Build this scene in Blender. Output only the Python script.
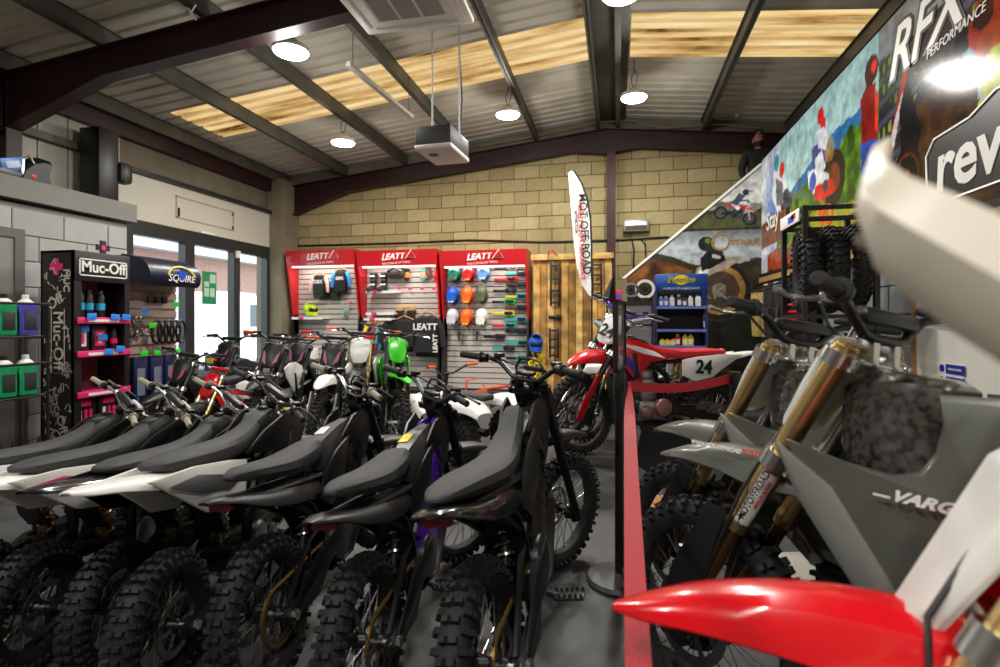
import bpy, bmesh, math, random
import numpy as np
from mathutils import Vector, Matrix
random.seed(7); np.random.seed(7)
for o in list(bpy.data.objects): bpy.data.objects.remove(o)
S = bpy.context.scene; COL = S.collection
# ------------------------------------------------------------------ camera
F, HY, H, YAW = 530.0, 320.5, 1.32, math.radians(12.55)
ca, sa = math.cos(YAW), math.sin(YAW)
cam = bpy.data.cameras.new('camera'); camo = bpy.data.objects.new('camera', cam); COL.objects.link(camo)
camo.location = (0, 0, H); camo.rotation_euler = (math.pi/2, 0, YAW)
cam.sensor_width = 36; cam.lens = F/1000*36; cam.shift_y = (HY-333.5)/1000; cam.clip_start = 0.02
cam.dof.use_dof = True; cam.dof.focus_distance = 3.2; cam.dof.aperture_fstop = 2.6
S.camera = camo
# ------------------------------------------------------------------ world and light
S.view_settings.view_transform = 'Standard'; S.view_settings.look = 'None'
S.view_settings.gamma = 1; S.view_settings.use_curve_mapping = False
S.view_settings.exposure = 0.0
W = bpy.data.worlds.new('overcast_sky'); S.world = W; W.use_nodes = True
wn = W.node_tree.nodes; wn['Background'].inputs[0].default_value = (0.86, 0.93, 1.0, 1); wn['Background'].inputs[1].default_value = 4.5
LAMP_W = 60.0      # power of one hanging high-bay lamp
STRIP_W = 5.0      # power of one display header strip
# ------------------------------------------------------------------ helpers
def P(px, py=HY, X=None, Y=None, Z=None, d=None):
    u = (px-500)/F; v = (HY-py)/F
    r = Vector((u*ca-sa, u*sa+ca, v))
    t = d if d is not None else X/r.x if X is not None else Y/r.y if Y is not None else (Z-H)/r.z
    q = r*t; return Vector((q.x, q.y, H+q.z))
def CW(xc, zc): return (xc*ca-zc*sa, xc*sa+zc*ca)       # camera-aligned ground coordinates to world
def lin(c): return tuple(((x/255)/12.92 if x/255 <= .04045 else ((x/255+.055)/1.055)**2.4) for x in c)
MATS = {}
def mat(name, rgb, rough=.5, metal=0., var=.0, scale=20., bump=0., emit=None, es=0., trans=0., alpha=1., coat=0., spec=.5, var2=None):
    if name in MATS: return MATS[name]
    m = bpy.data.materials.new(name); m.use_nodes = True; MATS[name] = m
    n = m.node_tree.nodes; L = m.node_tree.links; b = n['Principled BSDF']
    c = lin(rgb)
    b.inputs['Base Color'].default_value = (*c, 1); b.inputs['Roughness'].default_value = rough; b.inputs['Metallic'].default_value = metal
    b.inputs['Specular IOR Level'].default_value = spec
    if coat: b.inputs['Coat Weight'].default_value = coat; b.inputs['Coat Roughness'].default_value = .08
    if trans: b.inputs['Transmission Weight'].default_value = trans
    if alpha < 1: b.inputs['Alpha'].default_value = alpha
    if emit: b.inputs['Emission Color'].default_value = (*lin(emit), 1); b.inputs['Emission Strength'].default_value = es
    if var or bump or var2:
        tc = n.new('ShaderNodeTexCoord'); nz = n.new('ShaderNodeTexNoise'); nz.inputs['Scale'].default_value = scale; nz.inputs['Detail'].default_value = 5
        L.new(tc.outputs['Object'], nz.inputs['Vector'])
        if var or var2:
            r = n.new('ShaderNodeValToRGB'); L.new(nz.outputs['Fac'], r.inputs[0]); L.new(r.outputs[0], b.inputs['Base Color'])
            r.color_ramp.elements[0].position = .35; r.color_ramp.elements[1].position = .65
            c2 = lin(var2) if var2 else tuple(min(1, x*(1+var)) for x in c)
            r.color_ramp.elements[0].color = (*tuple(x*(1-var) for x in c), 1); r.color_ramp.elements[1].color = (*c2, 1)
        if bump:
            bp = n.new('ShaderNodeBump'); bp.inputs['Strength'].default_value = bump; bp.inputs['Distance'].default_value = .01
            L.new(nz.outputs['Fac'], bp.inputs['Height']); L.new(bp.outputs[0], b.inputs['Normal'])
    return m
class G:
    def __init__(s): s.v = []; s.f = []
    def add(s, v, f):
        k = len(s.v); s.v += [tuple(p) for p in v]; s.f += [tuple(i+k for i in q) for q in f]; return s
    def box(s, c, d, R=None):
        x, y, z = d[0]/2, d[1]/2, d[2]/2
        V = [Vector((a, b, e)) for a in (-x, x) for b in (-y, y) for e in (-z, z)]
        if R is not None: V = [R @ p for p in V]
        c = Vector(c)
        return s.add([p+c for p in V], [(0,1,3,2),(4,6,7,5),(0,4,5,1),(2,3,7,6),(0,2,6,4),(1,5,7,3)])
    def bb(s, x0, x1, y0, y1, z0, z1): return s.box(((x0+x1)/2, (y0+y1)/2, (z0+z1)/2), (abs(x1-x0), abs(y1-y0), abs(z1-z0)))
    def rbox(s, c, d, r=.01, R=None, seg=2):
        bm = bmesh.new(); bmesh.ops.create_cube(bm, size=1); bmesh.ops.scale(bm, vec=d, verts=bm.verts)
        bmesh.ops.bevel(bm, geom=list(bm.edges), offset=min(r, min(d)*.48), segments=seg, affect='EDGES', profile=.5)
        bm.verts.index_update(); c = Vector(c)
        V = [((R @ v.co) if R is not None else v.co.copy())+c for v in bm.verts]; f = [[v.index for v in q.verts] for q in bm.faces]; bm.free()
        return s.add(V, f)
    def tube(s, pts, r, n=8, cap=True, flat=1., closed=False):
        pts = [Vector(p) for p in pts]; m = len(pts); R = [r]*m if not hasattr(r, '__len__') else list(r)
        T = []
        for i in range(m):
            a = pts[(i-1) % m] if closed else pts[max(0, i-1)]; b = pts[(i+1) % m] if closed else pts[min(m-1, i+1)]
            t = (b-a); T.append(t.normalized() if t.length > 1e-9 else Vector((0, 0, 1)))
        u = T[0].orthogonal().normalized()
        if abs(T[0].z) < .9: u = (Vector((0, 0, 1))-T[0]*T[0].z).normalized()
        V = []
        for i in range(m):
            u = (u-T[i]*u.dot(T[i])).normalized(); w = T[i].cross(u)
            for k in range(n):
                q = 2*math.pi*(k+.5)/n; V.append(pts[i]+u*(math.cos(q)*R[i])+w*(math.sin(q)*R[i]*flat))
        f = []
        for i in range(m if closed else m-1):
            for k in range(n):
                a = i*n+k; b = i*n+(k+1) % n; i2 = (i+1) % m
                f.append((a, b, i2*n+(k+1) % n, i2*n+k))
        if cap and not closed: f.append(tuple(range(n))[::-1]); f.append(tuple((m-1)*n+k for k in range(n)))
        return s.add(V, f)
    def loft(s, secs, closed=True, cap=True):
        n = len(secs[0]); V = [Vector(p) for q in secs for p in q]; f = []
        for i in range(len(secs)-1):
            for k in range(n if closed else n-1):
                a = i*n+k; b = i*n+(k+1) % n; f.append((a, b, b+n, a+n))
        if cap and closed: f.append(tuple(range(n))[::-1]); f.append(tuple((len(secs)-1)*n+k for k in range(n)))
        return s.add(V, f)
    def lathe(s, prof, c=(0, 0, 0), axis='z', n=20, R=None):
        c = Vector(c); V = []; f = []
        for (r, h) in prof:
            for k in range(n):
                q = 2*math.pi*k/n; a, b = r*math.cos(q), r*math.sin(q)
                p = Vector((a, b, h)) if axis == 'z' else Vector((a, h, b)) if axis == 'y' else Vector((h, a, b))
                V.append((R @ p if R is not None else p)+c)
        m = len(prof)
        for i in range(m-1):
            for k in range(n): f.append((i*n+k, i*n+(k+1) % n, (i+1)*n+(k+1) % n, (i+1)*n+k))
        f.append(tuple(range(n))); f.append(tuple((m-1)*n+k for k in range(n)))
        return s.add(V, f)
    def prism(s, poly, fn0, fn1):        # poly of 2D points mapped by two functions to 3D faces
        a = [fn0(*p) for p in poly]; b = [fn1(*p) for p in poly]; n = len(poly)
        return s.add(a+b, [tuple(range(n))[::-1], tuple(range(n, 2*n))]+[(i, (i+1) % n, n+(i+1) % n, n+i) for i in range(n)])
    def panel(s, poly, yf, th=.012, inset=.86):   # moulded side panel: x-z outline, lateral position yf(x,z), rounded rim
        n = len(poly); cx = sum(p[0] for p in poly)/n; cz = sum(p[1] for p in poly)/n
        sg = 1 if yf(cx, cz) > 0 else -1
        inn = [(cx+(x-cx)*inset, cz+(z-cz)*inset) for x, z in poly]
        V = [(x, yf(x, z)-sg*th, z) for x, z in poly]+[(x, yf(x, z)-sg*th*.35, z) for x, z in poly]+[(x, yf(x, z), z) for x, z in inn]+[(cx, yf(cx, cz)+sg*th*.3, cz)]
        f = [tuple(range(n))]
        for i in range(n):
            j = (i+1) % n
            f += [(i, j, n+j, n+i), (n+i, n+j, 2*n+j, 2*n+i), (2*n+i, 2*n+j, 3*n)]
        return s.add(V, f)
    def mesh(s, name, smooth=38):
        m = bpy.data.meshes.new(name); m.from_pydata([tuple(p) for p in s.v], [], s.f)
        bm = bmesh.new(); bm.from_mesh(m); bmesh.ops.recalc_face_normals(bm, faces=bm.faces); bm.to_mesh(m); bm.free()
        if smooth:
            m.shade_smooth(); m.set_sharp_from_angle(angle=math.radians(smooth))
        return m
def ob(name, g, m=None, parent=None, M=None, smooth=38):
    me = g.mesh(name, smooth) if isinstance(g, G) else g
    o = bpy.data.objects.new(name, me); COL.objects.link(o)
    if m is not None:
        if not me.materials: me.materials.append(m)
        elif me.materials[0] is not m: o.material_slots[0].link = 'OBJECT'; o.material_slots[0].material = m
    if parent is not None: o.parent = parent
    if M is not None: o.matrix_local = M
    return o
def tag(o, label, cat, group=None):
    o['label'] = label; o['category'] = cat
    if group: o['group'] = group
    return o
def thing(name, label, cat, loc=(0, 0, 0), rz=0., group=None, scale=1.):
    o = bpy.data.objects.new(name, None); COL.objects.link(o); o.empty_display_size = .1
    o.location = loc; o.rotation_euler = (0, 0, rz); o.scale = (scale,)*3
    return tag(o, label, cat, group)
def struct(name, g, m, smooth=38):
    o = ob(name, g, m, None, None, smooth); o['kind'] = 'structure'; return o
def text_g(txt, size, depth=.002, shear=0., bold=0., sx=1.):
    cu = bpy.data.curves.new('t', 'FONT'); cu.body = txt; cu.size = size; cu.extrude = depth; cu.shear = shear; cu.offset = bold
    cu.align_x = 'CENTER'; cu.align_y = 'CENTER'; cu.resolution_u = 3
    o = bpy.data.objects.new('t', cu); COL.objects.link(o)
    bpy.context.view_layer.update()
    me = bpy.data.meshes.new_from_object(o.evaluated_get(bpy.context.evaluated_depsgraph_get()))
    g = G(); wl_ = max(.3, len(txt)*.45)*size; cl = lambda v, a: max(-a, min(a, v))
    g.add([(cl(v.co.x, wl_)*sx, cl(v.co.y, size*.62), v.co.z) for v in me.vertices], [tuple(p.vertices) for p in me.polygons])
    bpy.data.objects.remove(o); bpy.data.curves.remove(cu); bpy.data.meshes.remove(me); return g
def frame_M(origin, right, up):
    r = Vector(right).normalized(); n = r.cross(Vector(up)).normalized(); u = n.cross(r)
    return Matrix(((r.x, u.x, n.x, origin[0]), (r.y, u.y, n.y, origin[1]), (r.z, u.z, n.z, origin[2]), (0, 0, 0, 1)))
def lettering(name, txt, size, m, parent, origin, right, up=(0, 0, 1), **kw):
    return ob(name, text_g(txt, size, **kw), m, parent, frame_M(origin, right, up), smooth=0)
def join_text(rows, m, name, parent, origin, right, up=(0, 0, 1)):   # several lines of print in one mesh: rows of (txt,size,x,y,kw)
    g = G()
    for t, sz, x, y, kw in rows:
        a = kw.pop('rot', 0.); k = text_g(t, sz, **kw); c, s_ = math.cos(a), math.sin(a)
        g.add([(p[0]*c-p[1]*s_+x, p[0]*s_+p[1]*c+y, p[2]) for p in k.v], k.f)
    return ob(name, g, m, parent, frame_M(origin, right, up), smooth=0)
def rot(axis, deg): return Matrix.Rotation(math.radians(deg), 3, axis)
# a printed picture: numpy painter, carried by the colours of a fine grid mesh
class Paint:
    def __init__(s, w, h, res): s.w, s.h = w, h; s.nx, s.ny = int(w/res)+1, int(h/res)+1; s.X, s.Y = np.meshgrid(np.linspace(0, w, s.nx), np.linspace(0, h, s.ny)); s.c = np.zeros((s.ny, s.nx, 3))
    def put(s, m, rgb, a=1.):
        a = np.asarray(m, float)*a; s.c = s.c*(1-a[..., None])+np.array(rgb, float)*a[..., None]
    def poly(s, pts, rgb, a=1.):
        m = np.zeros(s.X.shape, bool); n = len(pts)
        for i in range(n):
            x0, y0 = pts[i]; x1, y1 = pts[(i+1) % n]
            if y0 == y1: continue
            m ^= ((s.Y < y0) != (s.Y < y1)) & (s.X < (x1-x0)*(s.Y-y0)/(y1-y0)+x0)
        s.put(m, rgb, a)
    def ell(s, x, y, rx, ry, rgb, a=1., ring=0., ang=0.):
        c, k = math.cos(ang), math.sin(ang); dx, dy = s.X-x, s.Y-y
        d = np.sqrt(((dx*c+dy*k)/rx)**2+((dy*c-dx*k)/ry)**2); s.put((d < 1) & (d > 1-ring if ring else True), rgb, a)
    def soft(s, x, y, rx, ry, rgb, a=1.):
        d = np.sqrt(((s.X-x)/rx)**2+((s.Y-y)/ry)**2); s.put(np.clip(1-d, 0, 1), rgb, a)
    def line(s, x0, y0, x1, y1, t, rgb, a=1.):
        dx, dy = x1-x0, y1-y0; q = np.clip(((s.X-x0)*dx+(s.Y-y0)*dy)/(dx*dx+dy*dy+1e-9), 0, 1)
        s.put(np.hypot(s.X-x0-q*dx, s.Y-y0-q*dy) < t, rgb, a)
    def noise(s, scale, seed=0):
        r = np.random.RandomState(seed); t = np.zeros(s.X.shape); amp = 1.
        for o in range(4):
            k = scale*2**o; gx, gy = s.X*k, s.Y*k; n = r.rand(int(gy.max())+3, int(gx.max())+3)
            ix, iy = gx.astype(int), gy.astype(int); fx, fy = gx-ix, gy-iy; fx = fx*fx*(3-2*fx); fy = fy*fy*(3-2*fy)
            t += amp*((n[iy, ix]*(1-fx)+n[iy, ix+1]*fx)*(1-fy)+(n[iy+1, ix]*(1-fx)+n[iy+1, ix+1]*fx)*fy); amp *= .5
        return t/1.875
    def bike(s, x, y, k, body, ang=0., flip=1, rider=(40, 40, 45), helm=(30, 30, 30), dark=(35, 35, 38)):   # small figure of a rider on a bike
        c, q = math.cos(ang), math.sin(ang)
        T = lambda a, b: (x+flip*k*(a*c-b*q), y+k*(a*q+b*c))
        for wx in (-.75, .75):
            a, b = T(wx, 0); s.ell(a, b, .36*k, .36*k, dark); s.ell(a, b, .25*k, .25*k, (110, 110, 108), .6); s.ell(a, b, .06*k, .06*k, (150, 150, 150))
        s.line(*T(.75, 0), *T(.45, .8), .04*k, (170, 170, 170)); s.line(*T(-.75, 0), *T(0, .1), .05*k, dark)
        s.poly([T(-.2, -.1), T(.3, -.1), T(.4, .4), T(-.15, .4)], (60, 60, 62)); s.poly([T(-.95, .62), T(-.2, .38), T(.35, .35), T(.52, .7), T(.0, .55)], body); s.poly([T(.4, .5), T(1.05, .45), T(.6, .6)], body)
        s.line(*T(.35, .95), *T(.55, .85), .04*k, (40, 40, 40))
        s.line(*T(-.25, .6), *T(.2, .35), .1*k, (225, 225, 225)); s.line(*T(.2, .35), *T(-.05, -.05), .09*k, (40, 40, 45))
        s.poly([T(-.35, .6), T(-.05, .55), T(.25, 1.15), T(-.1, 1.25)], rider); s.line(*T(.1, 1.15), *T(.05, .85), .07*k, rider); s.line(*T(.05, .85), *T(.42, .95), .06*k, rider)
        a, b = T(.22, 1.36); s.ell(a, b, .17*k, .17*k, helm); s.line(*T(.28, 1.45), *T(.5, 1.45), .03*k, helm)
    def build(s, name, m, parent, M, mask=None):
        V = np.stack([s.X.ravel(), s.Y.ravel(), np.zeros(s.X.size)], 1); i = np.arange(s.nx*s.ny).reshape(s.ny, s.nx)
        f = np.stack([i[:-1, :-1].ravel(), i[:-1, 1:].ravel(), i[1:, 1:].ravel(), i[1:, :-1].ravel()], 1)
        if mask is not None: k = mask(V[:, 0], V[:, 1]); f = f[k[f].all(1)]
        me = bpy.data.meshes.new(name); me.from_pydata(V.tolist(), [], f.tolist())
        c = np.clip(s.c.reshape(-1, 3)/255, 0, 1); c = np.where(c <= .04045, c/12.92, ((c+.055)/1.055)**2.4)
        at = me.color_attributes.new('print', 'FLOAT_COLOR', 'POINT'); at.data.foreach_set('color', np.concatenate([c, np.ones((len(c), 1))], 1).astype(np.float32).ravel())
        return ob(name, me, m, parent, M)
def print_mat(name, rough=.3):
    if name in MATS: return MATS[name]
    m = bpy.data.materials.new(name); m.use_nodes = True; MATS[name] = m; n = m.node_tree.nodes
    a = n.new('ShaderNodeAttribute'); a.attribute_name = 'print'; m.node_tree.links.new(a.outputs['Color'], n['Principled BSDF'].inputs['Base Color'])
    n['Principled BSDF'].inputs['Roughness'].default_value = rough; n['Principled BSDF'].inputs['Specular IOR Level'].default_value = .25; return m
# palette
BLK = mat('black_plastic', (17, 17, 18), .42); RUB = mat('tyre_rubber', (22, 22, 23), .72, bump=.3, scale=60, var=.25)
MBK = mat('matt_black_metal', (20, 20, 21), .38, .4); WHT = mat('white_plastic', (232, 231, 226), .35, var=.03, scale=6)
CHR = mat('polished_alloy', (205, 205, 203), .22, 1.); STL = mat('brushed_steel', (150, 150, 150), .35, 1.); GLD = mat('gold_anodised', (204, 176, 120), .3, 1., var=.08, scale=9)
RED = mat('red_plastic', (214, 12, 26), .22, coat=.5); RSAT = mat('red_satin', (196, 26, 38), .4); GRY = mat('grey_plastic', (88, 90, 84), .28, var=.05, scale=5, coat=.3)
SEAT = mat('seat_vinyl', (50, 50, 51), .62, bump=.4, scale=180); GRIP = mat('grip_rubber', (28, 28, 29), .7); TANG = mat('tan_grip', (150, 143, 125), .6)
PUR = mat('purple_anodised', (92, 38, 178), .3, .3); GRN = mat('lime_green_plastic', (62, 196, 34), .3, coat=.3); ORG = mat('orange_plastic', (240, 84, 24), .4)
PNK = mat('pink_plastic', (226, 40, 112), .4); BLU = mat('blue_plastic', (26, 72, 190), .35); YEL = mat('yellow_plastic', (232, 208, 24), .4); CHN = mat('chain_gold', (148, 116, 62), .4, .9)
DGY = mat('dark_grey_metal', (58, 58, 60), .4, .6); CRM = mat('cream_plastic', (206, 198, 182), .4); NAV = mat('navy_plastic', (18, 30, 74), .4)
# ------------------------------------------------------------------ the building
XL, YB, XR, YF, APX, APZ, SL = -6.4, 9.24, 6.0, -3.0, -.2, 4.77, .108
XM, YS = 2.03, 8.3                  # mezzanine front, stair panel
def zr(x): return APZ-SL*abs(x-APX)
mfloor = bpy.data.materials.new('rubber_floor'); mfloor.use_nodes = True
n_, l_ = mfloor.node_tree.nodes, mfloor.node_tree.links; b_ = n_['Principled BSDF']
tc = n_.new('ShaderNodeTexCoord'); n1 = n_.new('ShaderNodeTexNoise'); n1.inputs['Scale'].default_value = 2.2; n1.inputs['Detail'].default_value = 8
n2 = n_.new('ShaderNodeTexNoise'); n2.inputs['Scale'].default_value = 160; mx = n_.new('ShaderNodeMath'); mx.operation = 'MULTIPLY_ADD'; mx.inputs[1].default_value = .35; rp = n_.new('ShaderNodeValToRGB')
l_.new(tc.outputs['Object'], n1.inputs['Vector']); l_.new(tc.outputs['Object'], n2.inputs['Vector']); l_.new(n2.outputs['Fac'], mx.inputs[0]); l_.new(n1.outputs['Fac'], mx.inputs[2]); l_.new(mx.outputs[0], rp.inputs[0]); l_.new(rp.outputs[0], b_.inputs['Base Color'])
rp.color_ramp.elements[0].position = .45; rp.color_ramp.elements[0].color = (*lin((42, 43, 44)), 1); rp.color_ramp.elements[1].position = .85; rp.color_ramp.elements[1].color = (*lin((74, 75, 76)), 1); b_.inputs['Roughness'].default_value = .5
bp_ = n_.new('ShaderNodeBump'); bp_.inputs['Strength'].default_value = .25; bp_.inputs['Distance'].default_value = .004; l_.new(n2.outputs['Fac'], bp_.inputs['Height']); l_.new(bp_.outputs[0], b_.inputs['Normal'])
struct('floor', G().bb(XL-.3, XR+.3, YF-.3, YB+.3, -.2, 0), mfloor)
MORT = mat('mortar', (112, 104, 82), .9, var=.1, scale=30)
BLOCK = [mat('cream_block_%d' % i, c, .85, var=.07, scale=14, bump=.35) for i, c in enumerate([(168, 152, 108), (160, 144, 100), (173, 158, 115), (154, 139, 97)])]
wb = struct('wall_back', G().bb(XL-.3, XR+.3, YB+.012, YB+.3, 0, 5.2), MORT)
bl = G().rbox((0, 0, 0), (.44, .024, .215), .004, seg=1).mesh('concrete_block', 0); bl.materials.append(BLOCK[0])
half = G().rbox((0, 0, 0), (.215, .024, .215), .004, seg=1).mesh('concrete_block', 0); half.materials.append(BLOCK[0])
cand = []
for r in range(0, 22):
    z = .1125+r*.225
    for k in range(-16, 12):
        x = k*.45+(.225 if r % 2 else 0)
        q = ((x*ca+YB*sa)/(YB*ca-x*sa)*F+500, HY-(z-H)/(YB*ca-x*sa)*F)
        if XL+.2 < x < 4.5 and z < zr(x)-.05: cand.append((0 if (285 < q[0] < 800 and 100 < q[1] < 262) or (525 < q[0] < 640 and q[1] < 300) else 1, x, z))
cand.sort(key=lambda t: t[0])
for i, (c, x, z) in enumerate(cand[:299]):
    ob('concrete_block', bl, random.choice(BLOCK), wb, Matrix.Translation((x, YB+random.uniform(-.002, .002), z)))
rest = G()
for c, x, z in cand[299:]: rest.box((x, YB, z), (.44, .022, .215))
if rest.v:
    o = ob('concrete_block_rest', rest, BLOCK[1], wb); o['kind'] = 'stuff'
# left wall with the door opening
CLAD = mat('pale_cladding', (168, 165, 152), .55, var=.1, scale=3); CONC = mat('rendered_concrete', (112, 104, 88), .85, var=.12, scale=4, bump=.2); STEELR = mat('oxide_red_steel', (44, 15, 17), .5, var=.2, scale=5)
PURL = mat('galvanised_purlin', (84, 82, 74), .55, .3, var=.2, scale=3)
DY0, DY1, DZ = 5.75, 8.75, 2.68
g = G().bb(XL-.25, XL, YF, DY0, 0, 4.2).bb(XL-.25, XL, DY0, DY1, 3.36, 4.2).bb(XL-.25, XL+.02, DY1, YB, 0, 4.2)
wl = struct('wall_left', g, CONC)
for k in range(13):
    y = 1.3+k*.34
    ob('cladding_sheet', G().bb(XL, XL+.018, y, y+.325, 2.2, 4.05), CLAD, wl, smooth=0)
ob('cladding_rail', G().bb(XL+.02, XL+.1, 1., DY0-.3, 3.36, 3.45), PURL, wl)
struct('wall_front', G().bb(XL-.25, XR+.25, YF-.25, YF, 0, 5.), CONC); struct('wall_right', G().bb(XR, XR+.25, YF, YB, 0, 4.3), CONC)
# roof
SHEET = mat('roof_sheet_liner', (206, 200, 184), .6, var=.12, scale=2.2); SHEET2 = mat('roof_sheet_liner_dim', (194, 189, 174), .6, var=.12, scale=2.2)
ml = bpy.data.materials.new('rooflight_grp'); ml.use_nodes = True; n_, l_ = ml.node_tree.nodes, ml.node_tree.links
n_.remove(n_['Principled BSDF']); tr = n_.new('ShaderNodeBsdfTranslucent'); l_.new(tr.outputs[0], n_['Material Output'].inputs[0])
tc = n_.new('ShaderNodeTexCoord'); mp = n_.new('ShaderNodeMapping'); mp.inputs['Scale'].default_value = (.5, 3.2, 1); nz = n_.new('ShaderNodeTexNoise'); nz.inputs['Scale'].default_value = 1.3; nz.inputs['Detail'].default_value = 9; nz.inputs['Roughness'].default_value = .62; rp = n_.new('ShaderNodeValToRGB')
l_.new(tc.outputs['Object'], mp.inputs['Vector']); l_.new(mp.outputs[0], nz.inputs['Vector']); l_.new(nz.outputs['Fac'], rp.inputs[0]); l_.new(rp.outputs[0], tr.inputs[0])
e = rp.color_ramp.elements; e[0].position = .3; e[0].color = (.02, .007, .002, 1); e[1].position = .40; e[1].color = (.16, .085, .026, 1); k = e.new(.5); k.color = (.24, .15, .06, 1); k = e.new(.7); k.color = (.30, .22, .11, 1)
ce = bpy.data.objects.new('ceiling', None); COL.objects.link(ce); ce['kind'] = 'structure'
def sheet(x0, x1, y0, name, m):
    prof = []; y = 0.
    while y < .999:
        prof += [(y, 0), (y+.13, 0), (y+.145, .03), (y+.185, .03)]; y += .2
    prof.append((1., 0)); g = G()
    g.loft([[(x, y0+p, zr(x)+h) for p, h in prof] for x in (x0, x1)], closed=False)
    return ob(name, g, m, ce, smooth=0)
for k in range(-3, 10):
    y0 = k*1.0+.06
    for x0, x1 in ((XL-.1, APX), (APX, XR+.1)):
        lt = (k == 6)
        if lt and x0 > -1: sheet(APX+.35, 4.6, y0, 'rooflight', ml); sheet(APX, APX+.35, y0, 'roof_sheet', SHEET); sheet(4.6, XR+.1, y0, 'roof_sheet', SHEET)
        elif lt: sheet(-5.95, APX, y0, 'rooflight', ml); sheet(XL-.1, -5.95, y0, 'roof_sheet', SHEET)
        else: sheet(x0, x1, y0, 'roof_sheet', SHEET if k % 2 else SHEET2)
for x in (-6.2, -5.0, -3.8, -2.65, -1.38, -.32, .0, 1.35, 2.6, 4.2):
    z = zr(x)-.01
    ob('purlin', G().bb(x-.035, x+.035, YF, YB, z-.2, z-.19).bb(x-.006, x+.006, YF, YB, z-.2, z).bb(x-.035, x+.006, YF, YB, z-.012, z), PURL, ce, smooth=0)
ob('ridge_liner', G().bb(APX-.13, APX+.33, YF, YB, APZ-.065, APZ-.05), PURL, ce)
ob('gable_flashing', G().loft([[(XL, YB-.06, zr(XL)-.3), (XL, YB-.06, zr(XL)), (XL, YB, zr(XL)), (XL, YB, zr(XL)-.3)], [(APX, YB-.06, APZ-.3), (APX, YB-.06, APZ), (APX, YB, APZ), (APX, YB, APZ-.3)], [(4.5, YB-.06, zr(4.5)-.3), (4.5, YB-.06, zr(4.5)), (4.5, YB, zr(4.5)), (4.5, YB, zr(4.5)-.3)]]), CONC, ce)
ob('eaves_beam', G().bb(XL, XL+.12, YF, YB, 3.72, 3.98), STEELR, ce)
def portal(y, dep=.3):
    t = struct('trim_%d' % (1 if y > 6 else 2), G(), None)
    dz = .23
    def ibeam(p0, p1, d0, d1, name):
        g = G(); w = .075
        for za, zb, ww in ((0, -.014, w), (-.014, None, .006), (None, -1, w)):
            s = []
            for (x, z), d in ((p0, d0), (p1, d1)):
                a = z+(za if za is not None else -d+.014); b = z+(zb if zb not in (None, -1) else (-d+.014 if zb is None else -d))
                s.append([(x, y-ww, a), (x, y+ww, a), (x, y+ww, b), (x, y-ww, b)])
            g.loft(s)
        ob(name, g, STEELR, t, smooth=0)
    for s in (-1, 1):
        xe = XL+.1 if s < 0 else XR-.1; L = abs(xe-APX)
        x1 = xe-s*1.35; x2 = APX+s*.55
        ibeam((xe, zr(xe)-dz), (x1, zr(x1)-dz), .62, dep, 'haunch'); ibeam((x1, zr(x1)-dz), (x2, zr(x2)-dz), dep, dep, 'rafter'); ibeam((x2, zr(x2)-dz), (APX, APZ-dz), dep, .42, 'apex_haunch')
        g = G()
        for d0, d1, w in ((-.15, -.136, .075), (-.136, .136, .006), (.136, .15, .075)): g.bb(xe+d0, xe+d1, y-w, y+w, 0, zr(xe)-.3)
        ob('column', g, STEELR, t, smooth=0)
portal(4.3); portal(9.1)
struct('trim_3', G().bb(APX+.02, APX+.16, 9.03, 9.17, 0, 4.15), mat('dull_red_post', (58, 18, 20), .55, var=.1))
# concrete padstone pillar at the back left corner
struct('trim_4', G().bb(XL+.02, XL+.32, YB-.55, YB+.01, 0, 3.95), mat('pillar_render', (126, 116, 96), .85, var=.1, scale=5, bump=.2))
# sectional door panel above, glazed shopfront below
CREAM = mat('cream_steel_panel', (200, 196, 180), .5, var=.03, scale=2); FRM = mat('anthracite_frame', (40, 42, 44), .4)
d2 = struct('door_1', G().bb(XL+.02, XL+.07, DY0-.35, DY1-.02, DZ, 3.32), CREAM)
ob('door_rail', G().bb(XL+.07, XL+.13, DY0-.45, DY1, 3.3, 3.36), DGY, d2); ob('door_rail', G().bb(XL+.07, XL+.12, DY1-.05, DY1+.01, DZ-.02, 3.34), DGY, d2)
ob('door_rail', G().bb(XL+.07, XL+.14, DY0-.42, DY0-.34, 1.9, 3.36), STL, d2)
g = G(); y0, y1, z0, z1 = 6.55, 7.75, 2.83, 3.16
for a in ((y0, y1, z0, z0+.02), (y0, y1, z1-.02, z1), (y0, y0+.02, z0, z1), (y1-.02, y1, z0, z1)): g.bb(XL+.07, XL+.085, *a)
ob('inspection_panel', g, mat('cream_shade', (176, 172, 158), .5), d2); ob('latch', G().bb(XL+.085, XL+.1, 6.58, 6.6, 2.85, 2.98).bb(XL+.085, XL+.1, 7.7, 7.72, 2.85, 2.9).bb(XL+.085, XL+.1, 7.7, 7.72, 3.08, 3.12), BLK, d2)
w1 = struct('door_2', G().bb(XL-.05, XL+.08, DY0, DY1, DZ-.2, DZ).bb(XL-.049, XL+.079, DY0-.0, DY0+.1, .12, DZ-.2).bb(XL-.049, XL+.079, DY1-.14, DY1, .12, DZ-.2).bb(XL-.049, XL+.079, 6.72, 6.9, .12, DZ-.2).bb(XL-.049, XL+.079, 7.75, 7.9, .12, DZ-.2).bb(XL-.05, XL+.08, DY0, DY1, 0, .12), FRM)
GLS = mat('clear_glass', (240, 248, 245), .02, trans=1.); GLS.node_tree.nodes['Principled BSDF'].inputs['IOR'].default_value = 1.05
for a, b in ((DY0+.1, 6.72), (6.9, 7.75), (7.9, DY1-.14)): ob('pane', G().bb(XL-.004, XL+.004, a, b, .12, DZ-.2), GLS, w1)
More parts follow.
